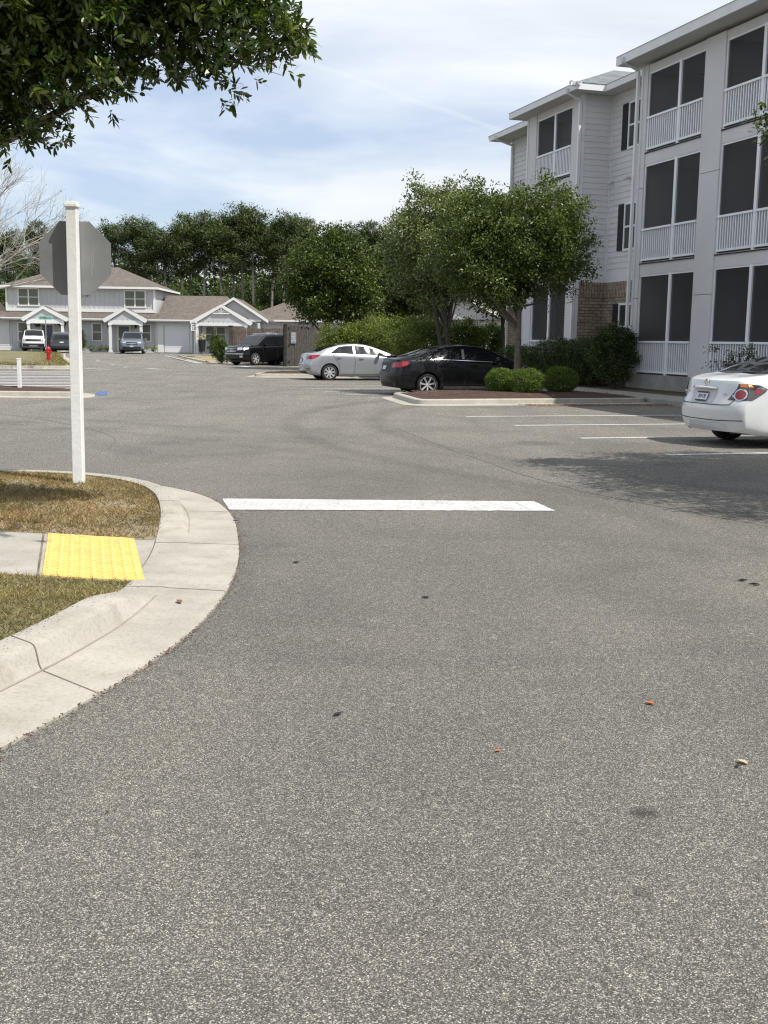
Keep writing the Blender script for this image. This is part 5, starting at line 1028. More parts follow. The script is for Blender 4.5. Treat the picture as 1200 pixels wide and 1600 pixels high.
tree('oak_tree', 'green leafy tree just outside the left edge before the townhouse', (-16.9, 42, .1), [(0, 0, 2.9, 1.35, 1.2, .75), (.6, 0, 2.5, .9, .8, .4), (-1, 0, 3.6, 1.5, 1.3, 1.2)], (1.5, .1), 160, 40, .3, .12, LM['lime'], seed=33, nlimb=10)
# woodland behind the houses
def pine_proto(seed, h):
    t = bpy.data.objects.new('pine_tree', None); COL.objects.link(t); rd = random.Random(seed); r = np.random.default_rng(seed)
    b = MB(); bx, by = rd.uniform(-.4, .4), rd.uniform(-.4, .4); P = smooth_path3([(0, 0, -.2), (bx*.4, by*.4, h*.35), (bx, by, h*.7), (bx*1.1, by, h*.97)]); b.tube(P, [.17*(1-.7*i/len(P)) for i in range(len(P))], 7)
    C = []
    for i in range(26):
        f = rd.uniform(.0, 1); z = h*(.55+.43*f); a = rd.uniform(0, 6.28); ro = (1.9*(1-f)**.6+.5)*rd.uniform(.35, 1.1); e = Vector((bx+math.cos(a)*ro, by+math.sin(a)*ro, z+ro*.25))
        b.tube([(bx, by, z), ((bx+e.x)/2, (by+e.y)/2, z+ro*.05), e], [.05, .035, .015], 4); C.append(e)
    b.build('trunk', M_BARKP if seed % 2 else M_BARKG, t, smooth=80)
    L = np.concatenate([np.array(c)+r.normal(size=(150, 3))*np.array([.46, .46, .22])*r.uniform(.7, 1.25) for c in C])
    C2, L2, q2 = crown_points([(bx, by, h*.86, 1.7, 1.7, h*.11), (bx+.8, by, h*.70, 1.1, 1.1, h*.06), (bx-.9, by, h*.75, 1.0, 1.0, h*.06), (bx, by, h*.60, .9, .9, h*.04)], 95, 60, .5, .3, seed, .45)
    leaves_mesh('crown', np.concatenate([L, L2]), .30, LM['pine'], t, aspect=.26, up=.3, nside=4); return t
def wood_proto(seed, h, m):
    t = bpy.data.objects.new('woodland_tree', None); COL.objects.link(t); r = np.random.default_rng(seed)
    C, L, q = crown_points([(0, 0, h*.62, 2.3, 2.1, h*.34), (.6, 0, h*.42, 2.3, 2.0, h*.28), (-.7, 0, h*.35, 2.0, 2, h*.26)], 240, 32, .62, .45, seed, .28)
    leaves_mesh('crown', L, .26, m, t, aspect=.5, D=q+r.normal(size=q.shape)*.7, nside=4)
    b = MB(); b.tube([(0, 0, -.2), (.1, 0, h*.4), (0, 0, h*.8)], [.2, .14, .05], 7)
    for c in C[::24]: b.tube([(0, 0, h*.3), tuple((c+np.array([0, 0, h*.3]))/2), tuple(c)], [.08, .05, .02], 4)
    b.build('trunk', M_BARKD, t, smooth=80); return t
PP = [pine_proto(100+i, h) for i, h in enumerate((13.2, 14.4, 12.0, 13.6))]
WP = [wood_proto(110+i, h, LM[m]) for i, (h, m) in enumerate(((8.5, 'wood'), (10, 'woodl'), (7.5, 'wood'), (11, 'dark')))]
used = set()
def plant(protos, k, x, y, s, rz, label, group):
    p = protos[k % len(protos)]
    if p.name not in used: o = p; used.add(p.name)
    else: o = copy_tree(p)
    o.location = (x, y, .0); o.scale = (s, s, s); o.rotation_euler = (0, 0, rz); tag(o, label, 'tree', group); return o
ORD = ['first', 'second', 'third', 'fourth', 'fifth', 'sixth', 'seventh', 'eighth', 'ninth', 'tenth', 'eleventh', 'twelfth', 'thirteenth', 'fourteenth', 'fifteenth', 'sixteenth', 'seventeenth', 'eighteenth', 'nineteenth', 'twentieth', 'twenty-first', 'twenty-second', 'twenty-third', 'twenty-fourth', 'twenty-fifth', 'twenty-sixth', 'twenty-seventh', 'twenty-eighth']
rd = random.Random(77)
PX = [(20, 368), (70, 355), (96, 372), (187, 352), (212, 348), (236, 356), (262, 362), (285, 354), (300, 345), (317, 340), (343, 344), (362, 336), (380, 332), (395, 335), (421, 350), (440, 342), (460, 345), (478, 352), (505, 364), (530, 362), (556, 360), (580, 356), (604, 362)]
for i, (px, py) in enumerate(PX):
    y = rd.uniform(117, 128); x = (px-600)/1750*y; top = 1.55+(532+.0157*(px-600)-py)/1750*y; h0 = (13.2, 14.4, 12.0, 13.6)[i % 4]
    plant(PP, i, x, y, top/h0/.985, rd.uniform(0, 6.28), 'tall pine of the wood behind the houses, %s pine from the left' % ORD[i], 'pines of the wood behind the houses')
for i in range(26):
    px = -30+i*27; y = (rd.uniform(127, 134) if i % 2 else rd.uniform(113, 118)) if px < 640 else 100; x = (px-600)/1750*y+rd.uniform(-.6, .6)
    plant(WP, i*3+i//4, x, y, rd.uniform(.85, 1.15)*(1 if i % 2 else .72), rd.uniform(0, 6.28), 'leafy broadleaf tree of the wood edge, %s from the left' % ORD[i], 'broadleaf trees along the wood edge')
def backwood():
    C, L, q = crown_points([(-62+i*7.5, 146+(i % 3)*4, 5.0, 5.5, 4, 6.6) for i in range(14)]+[(-64+i*5, 139, 4.6, 4.5, 2, 4.6) for i in range(21)]+[(-60+i*5, 128, 2.6, 3.6, 1.5, 2.8) for i in range(14)], 4200, 40, 1.1, .4, 140, .25); L[:, 2] = np.maximum(L[:, 2], 0)
    o = leaves_mesh('woodland', L, .5, LM['wood'], aspect=.6, D=q+RNG.normal(size=q.shape)*.7, nside=4); tag(o, 'dense dark mass of woodland closing the view behind the pines', 'woodland', kind='stuff')
backwood()
# bits lying on the asphalt
def litter(x, y, s, col, label, name='fallen_leaf', rz=0, z=.004):
    b = MB(); n = 7; v = []
    for i in range(n):
        f = i/(n-1); w = s*.24*math.sin(math.pi*min(max(f, .04), .97)); v += [(s*(f-.5), -w, .002+s*.10*abs(f-.5)+w*.6), (s*(f-.5), 0, .002+s*.10*abs(f-.5)), (s*(f-.5), w, .002+s*.10*abs(f-.5)+w*.5)]
    f = [(i*3+j, (i+1)*3+j, (i+1)*3+j+1, i*3+j+1) for i in range(n-1) for j in (0, 1)]; b.add(v, f)
    o = b.build(name, col, loc=(x, y, z), smooth=80, fix=False); o.rotation_euler = (0, 0, rz); so = o.modifiers.new('s', 'SOLIDIFY'); so.thickness = .002; tag(o, label, 'leaf', 'fallen leaves on the asphalt')
MD, MO, MT = mat('leaf_black', (.02, .014, .012), .8), mat('leaf_orange', (.42, .15, .05), .7), mat('leaf_tan', (.45, .38, .24), .7)
litter(-.18, 4.49, .045, MD, 'small dark curled leaf in the middle of the foreground asphalt', rz=.8); litter(2.40, 7.32, .07, MD, 'upper of two dark leaves lying together near the right edge', rz=.2); litter(2.44, 7.2, .07, MD, 'lower of two dark leaves lying together near the right edge', rz=-.4)
litter(1.17, 4.70, .045, MO, 'orange leaf on the asphalt right of centre', rz=-.5); litter(.45, 4.10, .03, MO, 'tiny orange brown leaf on the asphalt in the centre foreground', rz=.6); litter(-.61, 7.69, .05, MD, 'dark leaf on the asphalt just beyond the kerb curve', rz=.3)
litter(.26, 6.67, .05, MD, 'dark flat leaf on the asphalt below the stop line centre', rz=0); litter(1.36, 4.02, .05, MT, 'pale tan leaf at the right edge of the foreground', rz=-.9); litter(1.33, 3.98, .03, MD, 'small black leaf beside the pale tan leaf', rz=1.1)
litter(-1.18, 6.35, .07, mat('leaf_brown', (.20, .09, .05), .7), 'reddish brown curled leaf lying in the gutter pan', rz=-1.2, z=.03); litter(-1.25, 9.3, .04, MD, 'dark leaf on the asphalt left end of the stop line', rz=.2, z=.03)
b = MB()
def crumb(x, y, z, s):
    a = RNG.uniform(0, 6.28); q = [(x+math.cos(a+t)*s*RNG.uniform(.5, 1), y+math.sin(a+t)*s*RNG.uniform(.4, 1), z) for t in (0, 1.6, 3.1, 4.7)]; b.add(q+[(x, y, z+s*.5)], [(0, 1, 4), (1, 2, 4), (2, 3, 4), (3, 0, 4)])
for i in range(900):
    k = RNG.uniform(18, len(OUT)-22); i0 = int(k); p = OUT[i0].lerp(OUT[i0+1], k-i0); crumb(p.x+abs(RNG.normal())*.03*(3 if .3 < RNG.random() < .36 else 1)-.01, p.y+RNG.normal()*.02, .012, RNG.uniform(.003, .011))
for i in range(260): crumb(RNG.uniform(-2, 4.5), RNG.uniform(3, 16), .001, RNG.uniform(.003, .009))
for i in range(500):
    k = RNG.uniform(18, len(OUT)-22); i0 = int(k); p = INN[i0]; crumb(p[0]+abs(RNG.normal())*.06, p[1]+RNG.normal()*.03, .158*hk(p[1], p[0])+.032*(1-hk(p[1], p[0]))+.002, RNG.uniform(.002, .007))
o = b.build('leaf_litter', mat('litter', (.035, .022, .016), .9, col2=(.16, .08, .045), vscale=30), fix=False); tag(o, 'brown crumbs of leaf litter along the kerb and gutter', 'leaf litter', kind='stuff')
b = MB()
for i in range(1500):
    q = lot(RNG.uniform(11.5, 15.8), RNG.normal()*.10+25.5+RNG.uniform(0, .3)); 
    crumb(q.x+RNG.normal()*.1, q.y, .022, RNG.uniform(.012, .035))
for i in range(260):
    q = lot(RNG.uniform(9.2, 15.2), RNG.uniform(26.3, 29.4)); crumb(q.x, q.y, .22, RNG.uniform(.015, .04))
o = b.build('leaf_litter', mat('litter_tan', (.30, .17, .07), .9, col2=(.06, .03, .02), vscale=9), fix=False); tag(o, 'orange brown leaf litter along the island kerb and on its mulch', 'leaf litter', kind='stuff')

# ------------------------------------------------------------------ cars
def curve(tab, L, sm=.09):
    X = np.linspace(-.3, L+.3, 600); Y = np.interp(X, [p[0] for p in tab], [p[1] for p in tab]); k = max(1, int(sm/(X[1]-X[0]))); w = np.hanning(2*k+3); w /= w.sum()
    Y2 = np.convolve(np.pad(Y, k+1, mode='edge'), w, 'valid'); return lambda x: float(np.interp(x, X, Y2))
class Body:
    def __init__(s, sp):
        s.sp = sp; L = s.L = sp['L']; s.top = curve(sp['top'], L, sp.get('sm', .10)); s.belt = curve(sp['belt'], L); s.w = curve(sp['w'], L); s.wr = curve(sp['wr'], L); s.zb = curve(sp['zb'], L)
        zs = np.linspace(0, 2.2, 200); sm = lambda t: np.convolve(np.pad(np.interp(zs, [p[0] for p in t], [p[1] for p in t]), 3, mode='edge'), np.ones(7)/7, 'valid')
        r_, f_ = sm(sp['rear']), sm(sp['front']); s.pr = lambda z: float(np.interp(z, zs, r_)); s.pf = lambda z: float(np.interp(z, zs, f_)); s.W0 = max(p[1] for p in sp['w'])
    def Er(s, z, y): return s.pr(z)+s.sp['kr']*(abs(y)/s.W0)**3
    def Ef(s, z, y): return s.pf(z)+s.sp['kf']*(abs(y)/s.W0)**3
    def ctrl(s, x):
        w, T, B, r, zb = s.w(x), s.top(x), s.belt(x), s.wr(x), s.zb(x); h = T-B; sh = s.sp.get('crease', .02)
        return [(.90*w, zb), (.975*w, zb+.07), (w, .48), (w*.995, B-.16), (w*.965, B-.03), (w*.94-.3*min(h, .03), B+.02*min(1, h*5)), (r+.02, B+h*.82), (r-.07, B+h*.955), (r*.5, T-.012), (0, T)]
    def sec(s, x, v):       # v in 0..9
        P = s.ctrl(x); i = min(int(v), 8); t = v-i; g = lambda k: P[min(max(k, 0), 9)]
        p0, p1, p2, p3 = g(i-1), g(i), g(i+1), g(i+2)
        if i == 8: p3 = (-P[8][0], P[8][1])
        ten = .5 if i not in (4, 5) else .36
        def c(a): m1 = (p2[a]-p0[a])*ten; m2 = (p3[a]-p1[a])*ten; return (2*t**3-3*t*t+1)*p1[a]+(t**3-2*t*t+t)*m1+(-2*t**3+3*t*t)*p2[a]+(t**3-t*t)*m2
        return max(c(0), 0), c(1)
    def warp(s, x, y, z):
        fr = max(0, 1-x/.9); ff = max(0, 1-(s.L-x)/.9); return x+s.Er(z, y)*fr-s.Ef(z, y)*ff
    def pt(s, x, v, side=1, off=0):
        y, z = s.sec(x, v)
        if off:
            e = .02; y2, z2 = s.sec(x, min(v+.06, 9)); y1, z1 = s.sec(x, max(v-.06, 0)); xa, xb = min(x+e, s.L), max(x-e, 0); a = s.sec(xa, v); b = s.sec(xb, v)
            tv = Vector((0, y2-y1, z2-z1)); tx = Vector((xa-xb, a[0]-b[0], a[1]-b[1])); n = tv.cross(tx)
            if n.length < 1e-9: n = Vector((0, 0, 1))
            n.normalize()
            if n.y*.8+n.z*(v-4) < 0 and (v > 6 and n.z < 0 or v <= 6 and n.y < 0): n = -n
            if v <= 5 and n.y < 0: n = -n
            if v > 6 and n.z < 0: n = -n
            return Vector((s.warp(x, y, z)+n.x*off, (y+n.y*off)*side, z+n.z*off))
        return Vector((s.warp(x, y, z), y*side, z))
    def vz(s, x, z):        # v on the side for height z
        lo, hi = 0., 6.6
        for _ in range(22):
            m = (lo+hi)/2
            if s.sec(x, m)[1] < z: lo = m
            else: hi = m
        return (lo+hi)/2
    def side(s, x, z, sd, off=.004): return s.pt(x, s.vz(x, z), sd, off)
    def yend(s, z): return s.sec(0, s.vz(0, z))[0]
    def yendf(s, z): return s.sec(s.L, s.vz(s.L, z))[0]
    def rear(s, y, z, off=.005): return Vector((s.Er(z, y)-off, y, z))
    def front(s, y, z, off=.005): return Vector((s.L-s.Ef(z, y)+off, y, z))
def patch(mb, P, fn, step=.06, m=0):
    V, Fc = polygrid(P, step); mb.add([fn(*p) for p in V], Fc, m); return mb
def ribbon(mb, P, fn, w, step=.05):
    pts = []
    for i in range(len(P)-1):
        a, c = Vector(P[i]), Vector(P[i+1]); n = max(1, int((c-a).length/step)); pts += [a.lerp(c, k/n) for k in range(n)]
    pts.append(Vector(P[-1])); k = len(pts); v = []
    for i, p in enumerate(pts):
        d = (pts[min(i+1, k-1)]-pts[max(i-1, 0)]).normalized(); n = Vector((-d.y, d.x))*w/2; v += [fn(*(p-n)), fn(*(p+n))]
    mb.add(v, [(2*i, 2*i+2, 2*i+3, 2*i+1) for i in range(k-1)]); return mb
def make_car(name, label, sp, loc, rz, group=None, cat='car', plate=None):
    B = Body(sp); L = B.L; c0 = L/2; t = thing(name, label, cat, loc, rz, group); SH = Vector((-c0, 0, 0))
    paint = sp['paint']; nx, nv, ny = sp.get('nx', 96), 45, 12
    def out(mb, nm, m, par=t, smooth=40, off=None):
        mb.v = [(x-c0, y, z) for x, y, z in mb.v]; return mb.build(nm, m, par, smooth=smooth, fix=False)
    # ---- shell
    b = MB(); xs = np.linspace(0, L, nx+1); vv = np.linspace(0, 9, nv+1); ring = 2*nv+1; v = []
    for x in xs:
        pts = [B.pt(x, q, 1) for q in vv]; v += pts+[Vector((p.x, -p.y, p.z)) for p in pts[:-1][::-1]]
    f = [(i*ring+j, i*ring+j+1, (i+1)*ring+j+1, (i+1)*ring+j) for i in range(nx) for j in range(ring-1)]
    b.add(v, f)
    vb = []
    for x in xs:
        y, z = B.sec(x, 0)
        for k in range(ny+1): q = y*(1-2*k/ny); vb.append((B.warp(x, q, z), q, z))
    b.add(vb, [(i*(ny+1)+k, (i+1)*(ny+1)+k, (i+1)*(ny+1)+k+1, i*(ny+1)+k+1) for i in range(nx) for k in range(ny)])
    for x, E in ((0, B.Er), (L, B.Ef)):
        vc = []
        for q in vv:
            y, z = B.sec(x, q)
            for k in range(ny+1): yy = y*(1-2*k/ny); vc.append((B.warp(x, yy, z), yy, z))
        b.add(vc, [(i*(ny+1)+k, i*(ny+1)+k+1, (i+1)*(ny+1)+k+1, (i+1)*(ny+1)+k) for i in range(nv) for k in range(ny)])
    b.v = [(x-c0, y, z) for x, y, z in b.v]; r = sp['r']; Ra = r*sp.get('arch', 1.16); AX = [wx-c0 for wx in sp['axles']]
    me = bpy.data.meshes.new('body'); me.from_pydata(b.v, [], b.f); bm = bmesh.new(); bm.from_mesh(me); bmesh.ops.remove_doubles(bm, verts=bm.verts, dist=.0006); bmesh.ops.dissolve_degenerate(bm, dist=1e-5, edges=bm.edges); bmesh.ops.recalc_face_normals(bm, faces=bm.faces)
    kill = []
    for f in bm.faces:
        c = f.calc_center_median()
        for wx in AX:
            if (c.x-wx)**2+(c.z-r)**2 < Ra*Ra and abs(c.y) > B.w(wx+c0)-.34 and (abs(f.normal.y) > .35 or f.normal.z < -.5): kill.append(f); break
    bmesh.ops.delete(bm, geom=kill, context='FACES')
    for v_ in bm.verts:
        if v_.is_boundary:
            for wx in AX:
                dx, dz = v_.co.x-wx, v_.co.z-r; d = math.hypot(dx, dz)
                if abs(d-Ra) < .09 and v_.co.z > B.zb(v_.co.x+c0)+.01: v_.co.x = wx+dx*Ra/d; v_.co.z = r+dz*Ra/d
    cl = sp.get('clad', 0)
    bm.to_mesh(me); bm.free(); body = link('body', me, [paint, M_PLAST], t)
    for p in me.polygons:
        c = p.center; archy = cl and any((c.x-wx)**2+(c.z-r)**2 < (r*1.32)**2 for wx in AX) and c.z < .95 and abs(c.y) > .5
        p.material_index = 1 if (archy or p.normal.z < -.6 and c.z < .5 or c.z < B.zb(c.x+c0)+cl) else 0; p.use_smooth = True
    me.set_sharp_from_angle(angle=R(58))
    for wx in AX:
        for sd in (1, -1):
            yo = B.w(wx+c0); w = MB(); n = 28; vs = []
            for k in range(n+1):
                a = -.32+(math.pi+.64)*k/n; x, z = wx+Ra*math.cos(a), r+Ra*math.sin(a)
                try: ys = B.side(min(max(x+c0, .02), L-.02), max(z, B.zb(x+c0)+.01), 1, 0).y
                except Exception: ys = yo
                vs += [(x, sd*(ys-.001), z), (x, sd*(yo-.36), z)]
            w.add(vs, [(2*k, 2*k+1, 2*k+3, 2*k+2) for k in range(n)]); w.add([vs[2*k+1] for k in range(n+1)], [tuple(range(n+1))]); w.build('wheel_well', M_PLAST, t)
    # ---- glass
    def glass(x0, x1, v0, v1, nm, sides=(1, -1), n=22, k=8, m=M_CGLASS, off=.005, taper=None):
        g = MB()
        for sd in sides:
            vs = []
            for i in range(n+1):
                x = x0+(x1-x0)*i/n
                for j in range(k+1):
                    q = v0+(v1-v0)*j/k
                    if taper: q = v0+(min(v1, taper(x))-v0)*j/k
                    vs.append(B.pt(x, q, sd, off))
            g.add(vs, [(i*(k+1)+j, (i+1)*(k+1)+j, (i+1)*(k+1)+j+1, i*(k+1)+j+1) for i in range(n) for j in range(k)])
        return out(g, nm, m)
    va, vb_ = 5.08, sp.get('glass_v', 5.93)
    for (x0, x1, tp) in sp['side_glass']:
        for sd in (1, -1):
            glass(x0, x1, va, vb_, 'window', (sd,), taper=tp)
    if sp.get('trim'):
        for sd in (1, -1):
            g = MB(); vs = []
            xa, xb = sp['side_glass'][0][0]-.05, sp['side_glass'][-1][1]+.05
            for i in range(31): x = xa+(xb-xa)*i/30; vs += [B.pt(x, 4.98, sd, .008), B.pt(x, 5.07, sd, .009)]
            g.add(vs, [(2*i, 2*i+2, 2*i+3, 2*i+1) for i in range(30)]); out(g, 'window_trim', M_CHROME)
    for (x0, x1, v0, nm) in sp['end_glass']:
        g = MB(); n, k = 16, 10; 
        for sd in (1, -1):
            vs = [B.pt(x0+(x1-x0)*i/n, v0+(9-v0)*j/k, sd, .005) for i in range(n+1) for j in range(k+1)]
            g.add(vs, [(i*(k+1)+j, (i+1)*(k+1)+j, (i+1)*(k+1)+j+1, i*(k+1)+j+1) for i in range(n) for j in range(k)])
        out(g, nm, M_CGLASS)
    if 'rear_glass_yz' in sp: out(patch(MB(), sp['rear_glass_yz'], lambda y, z: B.rear(y, z, .008)), 'rear_window', M_CGLASS)
    # ---- seams
    for k, P in enumerate(sp['seams']):
        for sd in (1, -1): out(ribbon(MB(), P, lambda x, z: B.side(x, z, sd, .0035), .011), 'door_seam', M_SEAM)
    for P in sp.get('rear_seams', []): out(ribbon(MB(), P, lambda y, z: B.rear(y, z, .004), .012), 'lid_seam', M_SEAM)
    # ---- patches
    for nm, m, where, P, off in sp['patches']:
        sds = (1, -1) if where[0] == 's' else ((1, -1) if where.endswith('2') else (1,))
        for sd in sds:
            mb = MB()
            for W_, Q in ([(where, P)] if not isinstance(P[0][0], str) else P):
                fn = {'s': lambda x, z: B.side(x, z, sd, off), 'r': lambda y, z: B.rear(y*sd, z, off), 'f': lambda y, z: B.front(y*sd, z, off), 'e': lambda q, z: B.rear(q*sd*B.yend(z), z, off), 'g': lambda q, z: B.front(q*sd*B.yendf(z), z, off)}[W_[0]]
                patch(mb, Q, fn, .05)
            o = out(mb, nm, m)
            if sp.get('tex'): pass
    for nm, m, fn in sp.get('extra', []):
        mb = MB(); fn(mb, B); mb.v = [(x-c0, y, z) for x, y, z in mb.v]; mb.build(nm, m, t, smooth=40)
    for x, z in sp['handles']:
        for sd in (1, -1):
            p = B.side(x, z, sd, .0); q = B.side(x+.18, z, sd, .0); mb = MB(); mb.tube([p, p.lerp(q, .2)+Vector((0, sd*.035, 0)), p.lerp(q, .8)+Vector((0, sd*.035, 0)), q], [.012, .016, .016, .012], 6); out(mb, 'door_handle', sp.get('handle_m', paint))
    xm, zm = sp['mirror']
    for sd in (1, -1):
        p = B.side(xm, zm, sd); mb = MB(); s_ = sd; y = p.y
        mb.add([(xm-.02, y-s_*.02, zm), (xm+.06, y-s_*.02, zm), (xm+.05, y+s_*.10, zm+.02), (xm-.01, y+s_*.10, zm+.02), (xm-.02, y-s_*.02, zm+.05), (xm+.06, y-s_*.02, zm+.05), (xm+.05, y+s_*.10, zm+.06), (xm-.01, y+s_*.10, zm+.06)], [(0, 1, 2, 3), (4, 5, 6, 7), (0, 1, 5, 4), (1, 2, 6, 5), (2, 3, 7, 6), (3, 0, 4, 7)])
        pr = [(.001, -.07), (.055, -.06), (.075, -.03), (.08, .02), (.07, .055), (.001, .06)]; n = 12; vs = []
        for rr, h in pr:
            for j in range(n): a = 2*math.pi*j/n; vs.append((xm+.02+h, y+s_*.15+math.cos(a)*rr*1.35, zm+.08+math.sin(a)*rr))
        mb.add(vs, [(i*n+j, i*n+(j+1) % n, (i+1)*n+(j+1) % n, (i+1)*n+j) for i in range(5) for j in range(n)]); mb.v = [(x-c0, y_, z) for x, y_, z in mb.v]; mb.build('mirror', sp.get('mirror_m', paint), t, smooth=50)
    # ---- wheels
    for wx in sp['axles']:
        for sd in (1, -1):
            yo = (B.w(wx)-.015)*sd; wd = .21*sd; cx = wx-c0; yc = yo
            w = MB(); w.lathe([(r*.66, 0), (r*.80, .012*sd), (r*.93, .0), (r*.99, -.03*sd), (r, -.07*sd), (r, -.15*sd), (r*.98, -.19*sd), (r*.9, -.21*sd), (r*.66, -.20*sd)], (cx, yc, r), 36, 'y', closed=True); wo_ = w.build('wheel', M_TYRE, t, smooth=40)
            rr = r*sp.get('rim', .70); q = MB(); q.lathe([(rr, -.005*sd), (rr*1.01, .008*sd), (rr*.95, .010*sd), (rr*.93, -.02*sd), (rr*.90, -.10*sd), (rr*.97, -.10*sd)], (cx, yc, r), 32, 'y', closed=True)
            ns = sp.get('spokes', 7); 
            for k in range(ns):
                a = 2*math.pi*(k+.25)/ns; wdt = sp.get('spw', .032); 
                ca, sa = math.cos(a), math.sin(a); P4 = []
                for rad, ww, dy in ((.035, wdt*.8, -.012), (rr*.95, wdt*1.15, -.002)):
                    for s2 in (-1, 1): P4.append((cx+ca*rad-sa*ww*s2, yc+dy*sd, r+sa*rad+ca*ww*s2)); P4.append((cx+ca*rad-sa*ww*s2*.9, yc+(dy-.03)*sd, r+sa*rad+ca*ww*s2*.9))
                q.add(P4, [(0, 2, 6, 4), (1, 3, 7, 5), (0, 1, 5, 4), (2, 3, 7, 6)])
            q.lathe([(.001, -.004*sd), (.03, -.004*sd), (.05, -.012*sd), (.05, -.04*sd)], (cx, yc, r), 16, 'y'); q.build('rim', sp.get('rim_m', M_RIM), wo_, smooth=35)
            d = MB(); d.lathe([(.001, -.085*sd), (rr*.93, -.085*sd), (rr*.93, -.10*sd)], (cx, yc, r), 24, 'y'); d.build('brake_disc', M_DARK, wo_)
    # dark underbody
    b = MB(); b.box(.62-c0, L-.5-c0, -.5, .5, .19, .30); b.build('underbody', M_PLAST, t)
    if plate:
        body_, z0, w_ = plate; xb, xt = B.Er(z0, 0), B.Er(z0+.152, 0); an = math.atan2(xt-xb, .152)
        mb = MB(); mb.box(-.016, -.012, -.152, .152, 0, .152); pl = mb.build('license_plate', mat('plate_white', (.62, .64, .68), .4), t, loc=(xb-c0, 0, z0)); pl.rotation_euler = (0, an, 0)
        rt = Matrix.Rotation(R(-90), 3, 'Z') @ Matrix.Rotation(R(90), 3, 'X')
        if body_: text(body_, .078, mat('plate_ink', (.02, .025, .06), .5), pl, Vector((-.0175, 0, .076)), rt, sx=.80, extrude=.0008, bold=.002)
        mb = MB(); mb.box(-.019, -.0165, -.15, .15, -.002, .022); mb.box(-.019, -.0165, -.15, .15, .130, .156); mb.build('plate_band', M_BLACK, pl)
    return t, B
def paintm(name, col, metal=0, rough=.35, coat=1):
    m = mat(name, col, rough, metal=metal, coat=coat, spec=.25 if sum(col) < .1 else .5); return m
P_WHITE = paintm('pearl_white', (.66, .68, .67), 0, .35); P_BLACK = paintm('black_gloss', (.003, .003, .004), 0, .4, .45); P_SILV = paintm('silver_metallic', (.36, .38, .40), .5, .34)
P_GREY = paintm('blue_grey', (.17, .20, .25), .4, .3); P_DGREY = paintm('dark_grey', (.03, .034, .04), .3, .3)
SED = dict(L=4.82, kr=.26, kf=.42, r=.325, axles=(1.08, 3.86), zb=[(0, .25), (.35, .20), (.9, .17), (4.2, .17), (4.82, .24)],
  top=[(0, 1.015), (.12, 1.075), (.30, 1.10), (.62, 1.125), (.82, 1.16), (1.15, 1.29), (1.5, 1.395), (1.85, 1.455), (2.2, 1.475), (2.6, 1.462), (2.9, 1.415), (3.2, 1.30), (3.5, 1.155), (3.78, 1.03), (4.1, .965), (4.5, .87), (4.82, .72)],
  belt=[(0, .97), (.4, 1.03), (1.2, 1.03), (2.5, .985), (3.4, .95), (3.8, .92), (4.2, .88), (4.6, .78), (4.82, .64)],
  w=[(0, .86), (.4, .895), (1.0, .905), (3.8, .90), (4.4, .87), (4.82, .80)], wr=[(0, .70), (.6, .74), (1.0, .70), (1.5, .635), (2.2, .62), (2.8, .63), (3.2, .67), (3.6, .75), (4.1, .76), (4.82, .62)],
  rear=[(.15, .16), (.25, .09), (.40, .03), (.58, .0), (.68, .02), (.74, .065), (.85, .09), (.98, .12), (1.10, .17)], front=[(.15, .14), (.3, .04), (.5, 0), (.62, .03), (.75, .12), (1.0, .3)],
  side_glass=[(1.30, 2.16, None), (2.24, 3.24, None)], end_glass=[(.66, 1.55, 7.05, 'rear_window'), (2.86, 3.72, 7.0, 'windshield')],
  seams=[[(2.20, 1.0), (2.22, .7), (2.20, .28)], [(3.30, .95), (3.34, .7), (3.24, .28)], [(1.30, 1.03), (1.36, .85), (1.5, .62), (1.52, .3)], [(1.52, .265), (3.24, .265)]],
  handles=[(1.48, .90), (2.40, .88)], mirror=(3.16, .97), patches=[], rear_seams=[])
def taper(P): return lambda x: 5.08+np.interp(x, [p[0] for p in P], [p[1] for p in P])
def S_(**k): d = dict(SED); d.update(k); return d
# white sedan, seen from behind
def tips(ys, z, x=.06):
    def f(mb, B):
        for y in ys: mb.lathe([(.035, 0), (.042, -.004), (.042, .1), (.035, .1)], (x+B.Er(z, y), y, z), 14, 'x')
    return f
def spoilerf(z, x0=.02):
    def f(mb, B):
        for sd in (1, -1):
            vs = []
            for i in range(11):
                y = .70*sd*i/10; e = .17*(abs(y)/.9)**3; vs += [(x0+e, y, z+.02), (x0+.10+e, y, z-.02), (x0+e-.03, y, z+.045), (x0+.10+e, y, z+.03)]
            mb.add(vs, [(4*i+a, 4*i+b_, 4*i+4+b_, 4*i+4+a) for i in range(10) for a, b_ in ((0, 1), (0, 2), (2, 3), (1, 3))])
    return f
CIRC = lambda rr: [(.755+rr*math.cos(a), .822+rr*math.sin(a)) for a in np.linspace(0, 6.2832, 25)[:-1]]
LAMPW = [('e', [(.665, .735), (1.0, .735), (1.0, .985), (.86, .985)]), ('s', [(0, .735), (.10, .735), (.36, .86), (.42, .91), (.24, .965), (0, .985)])]
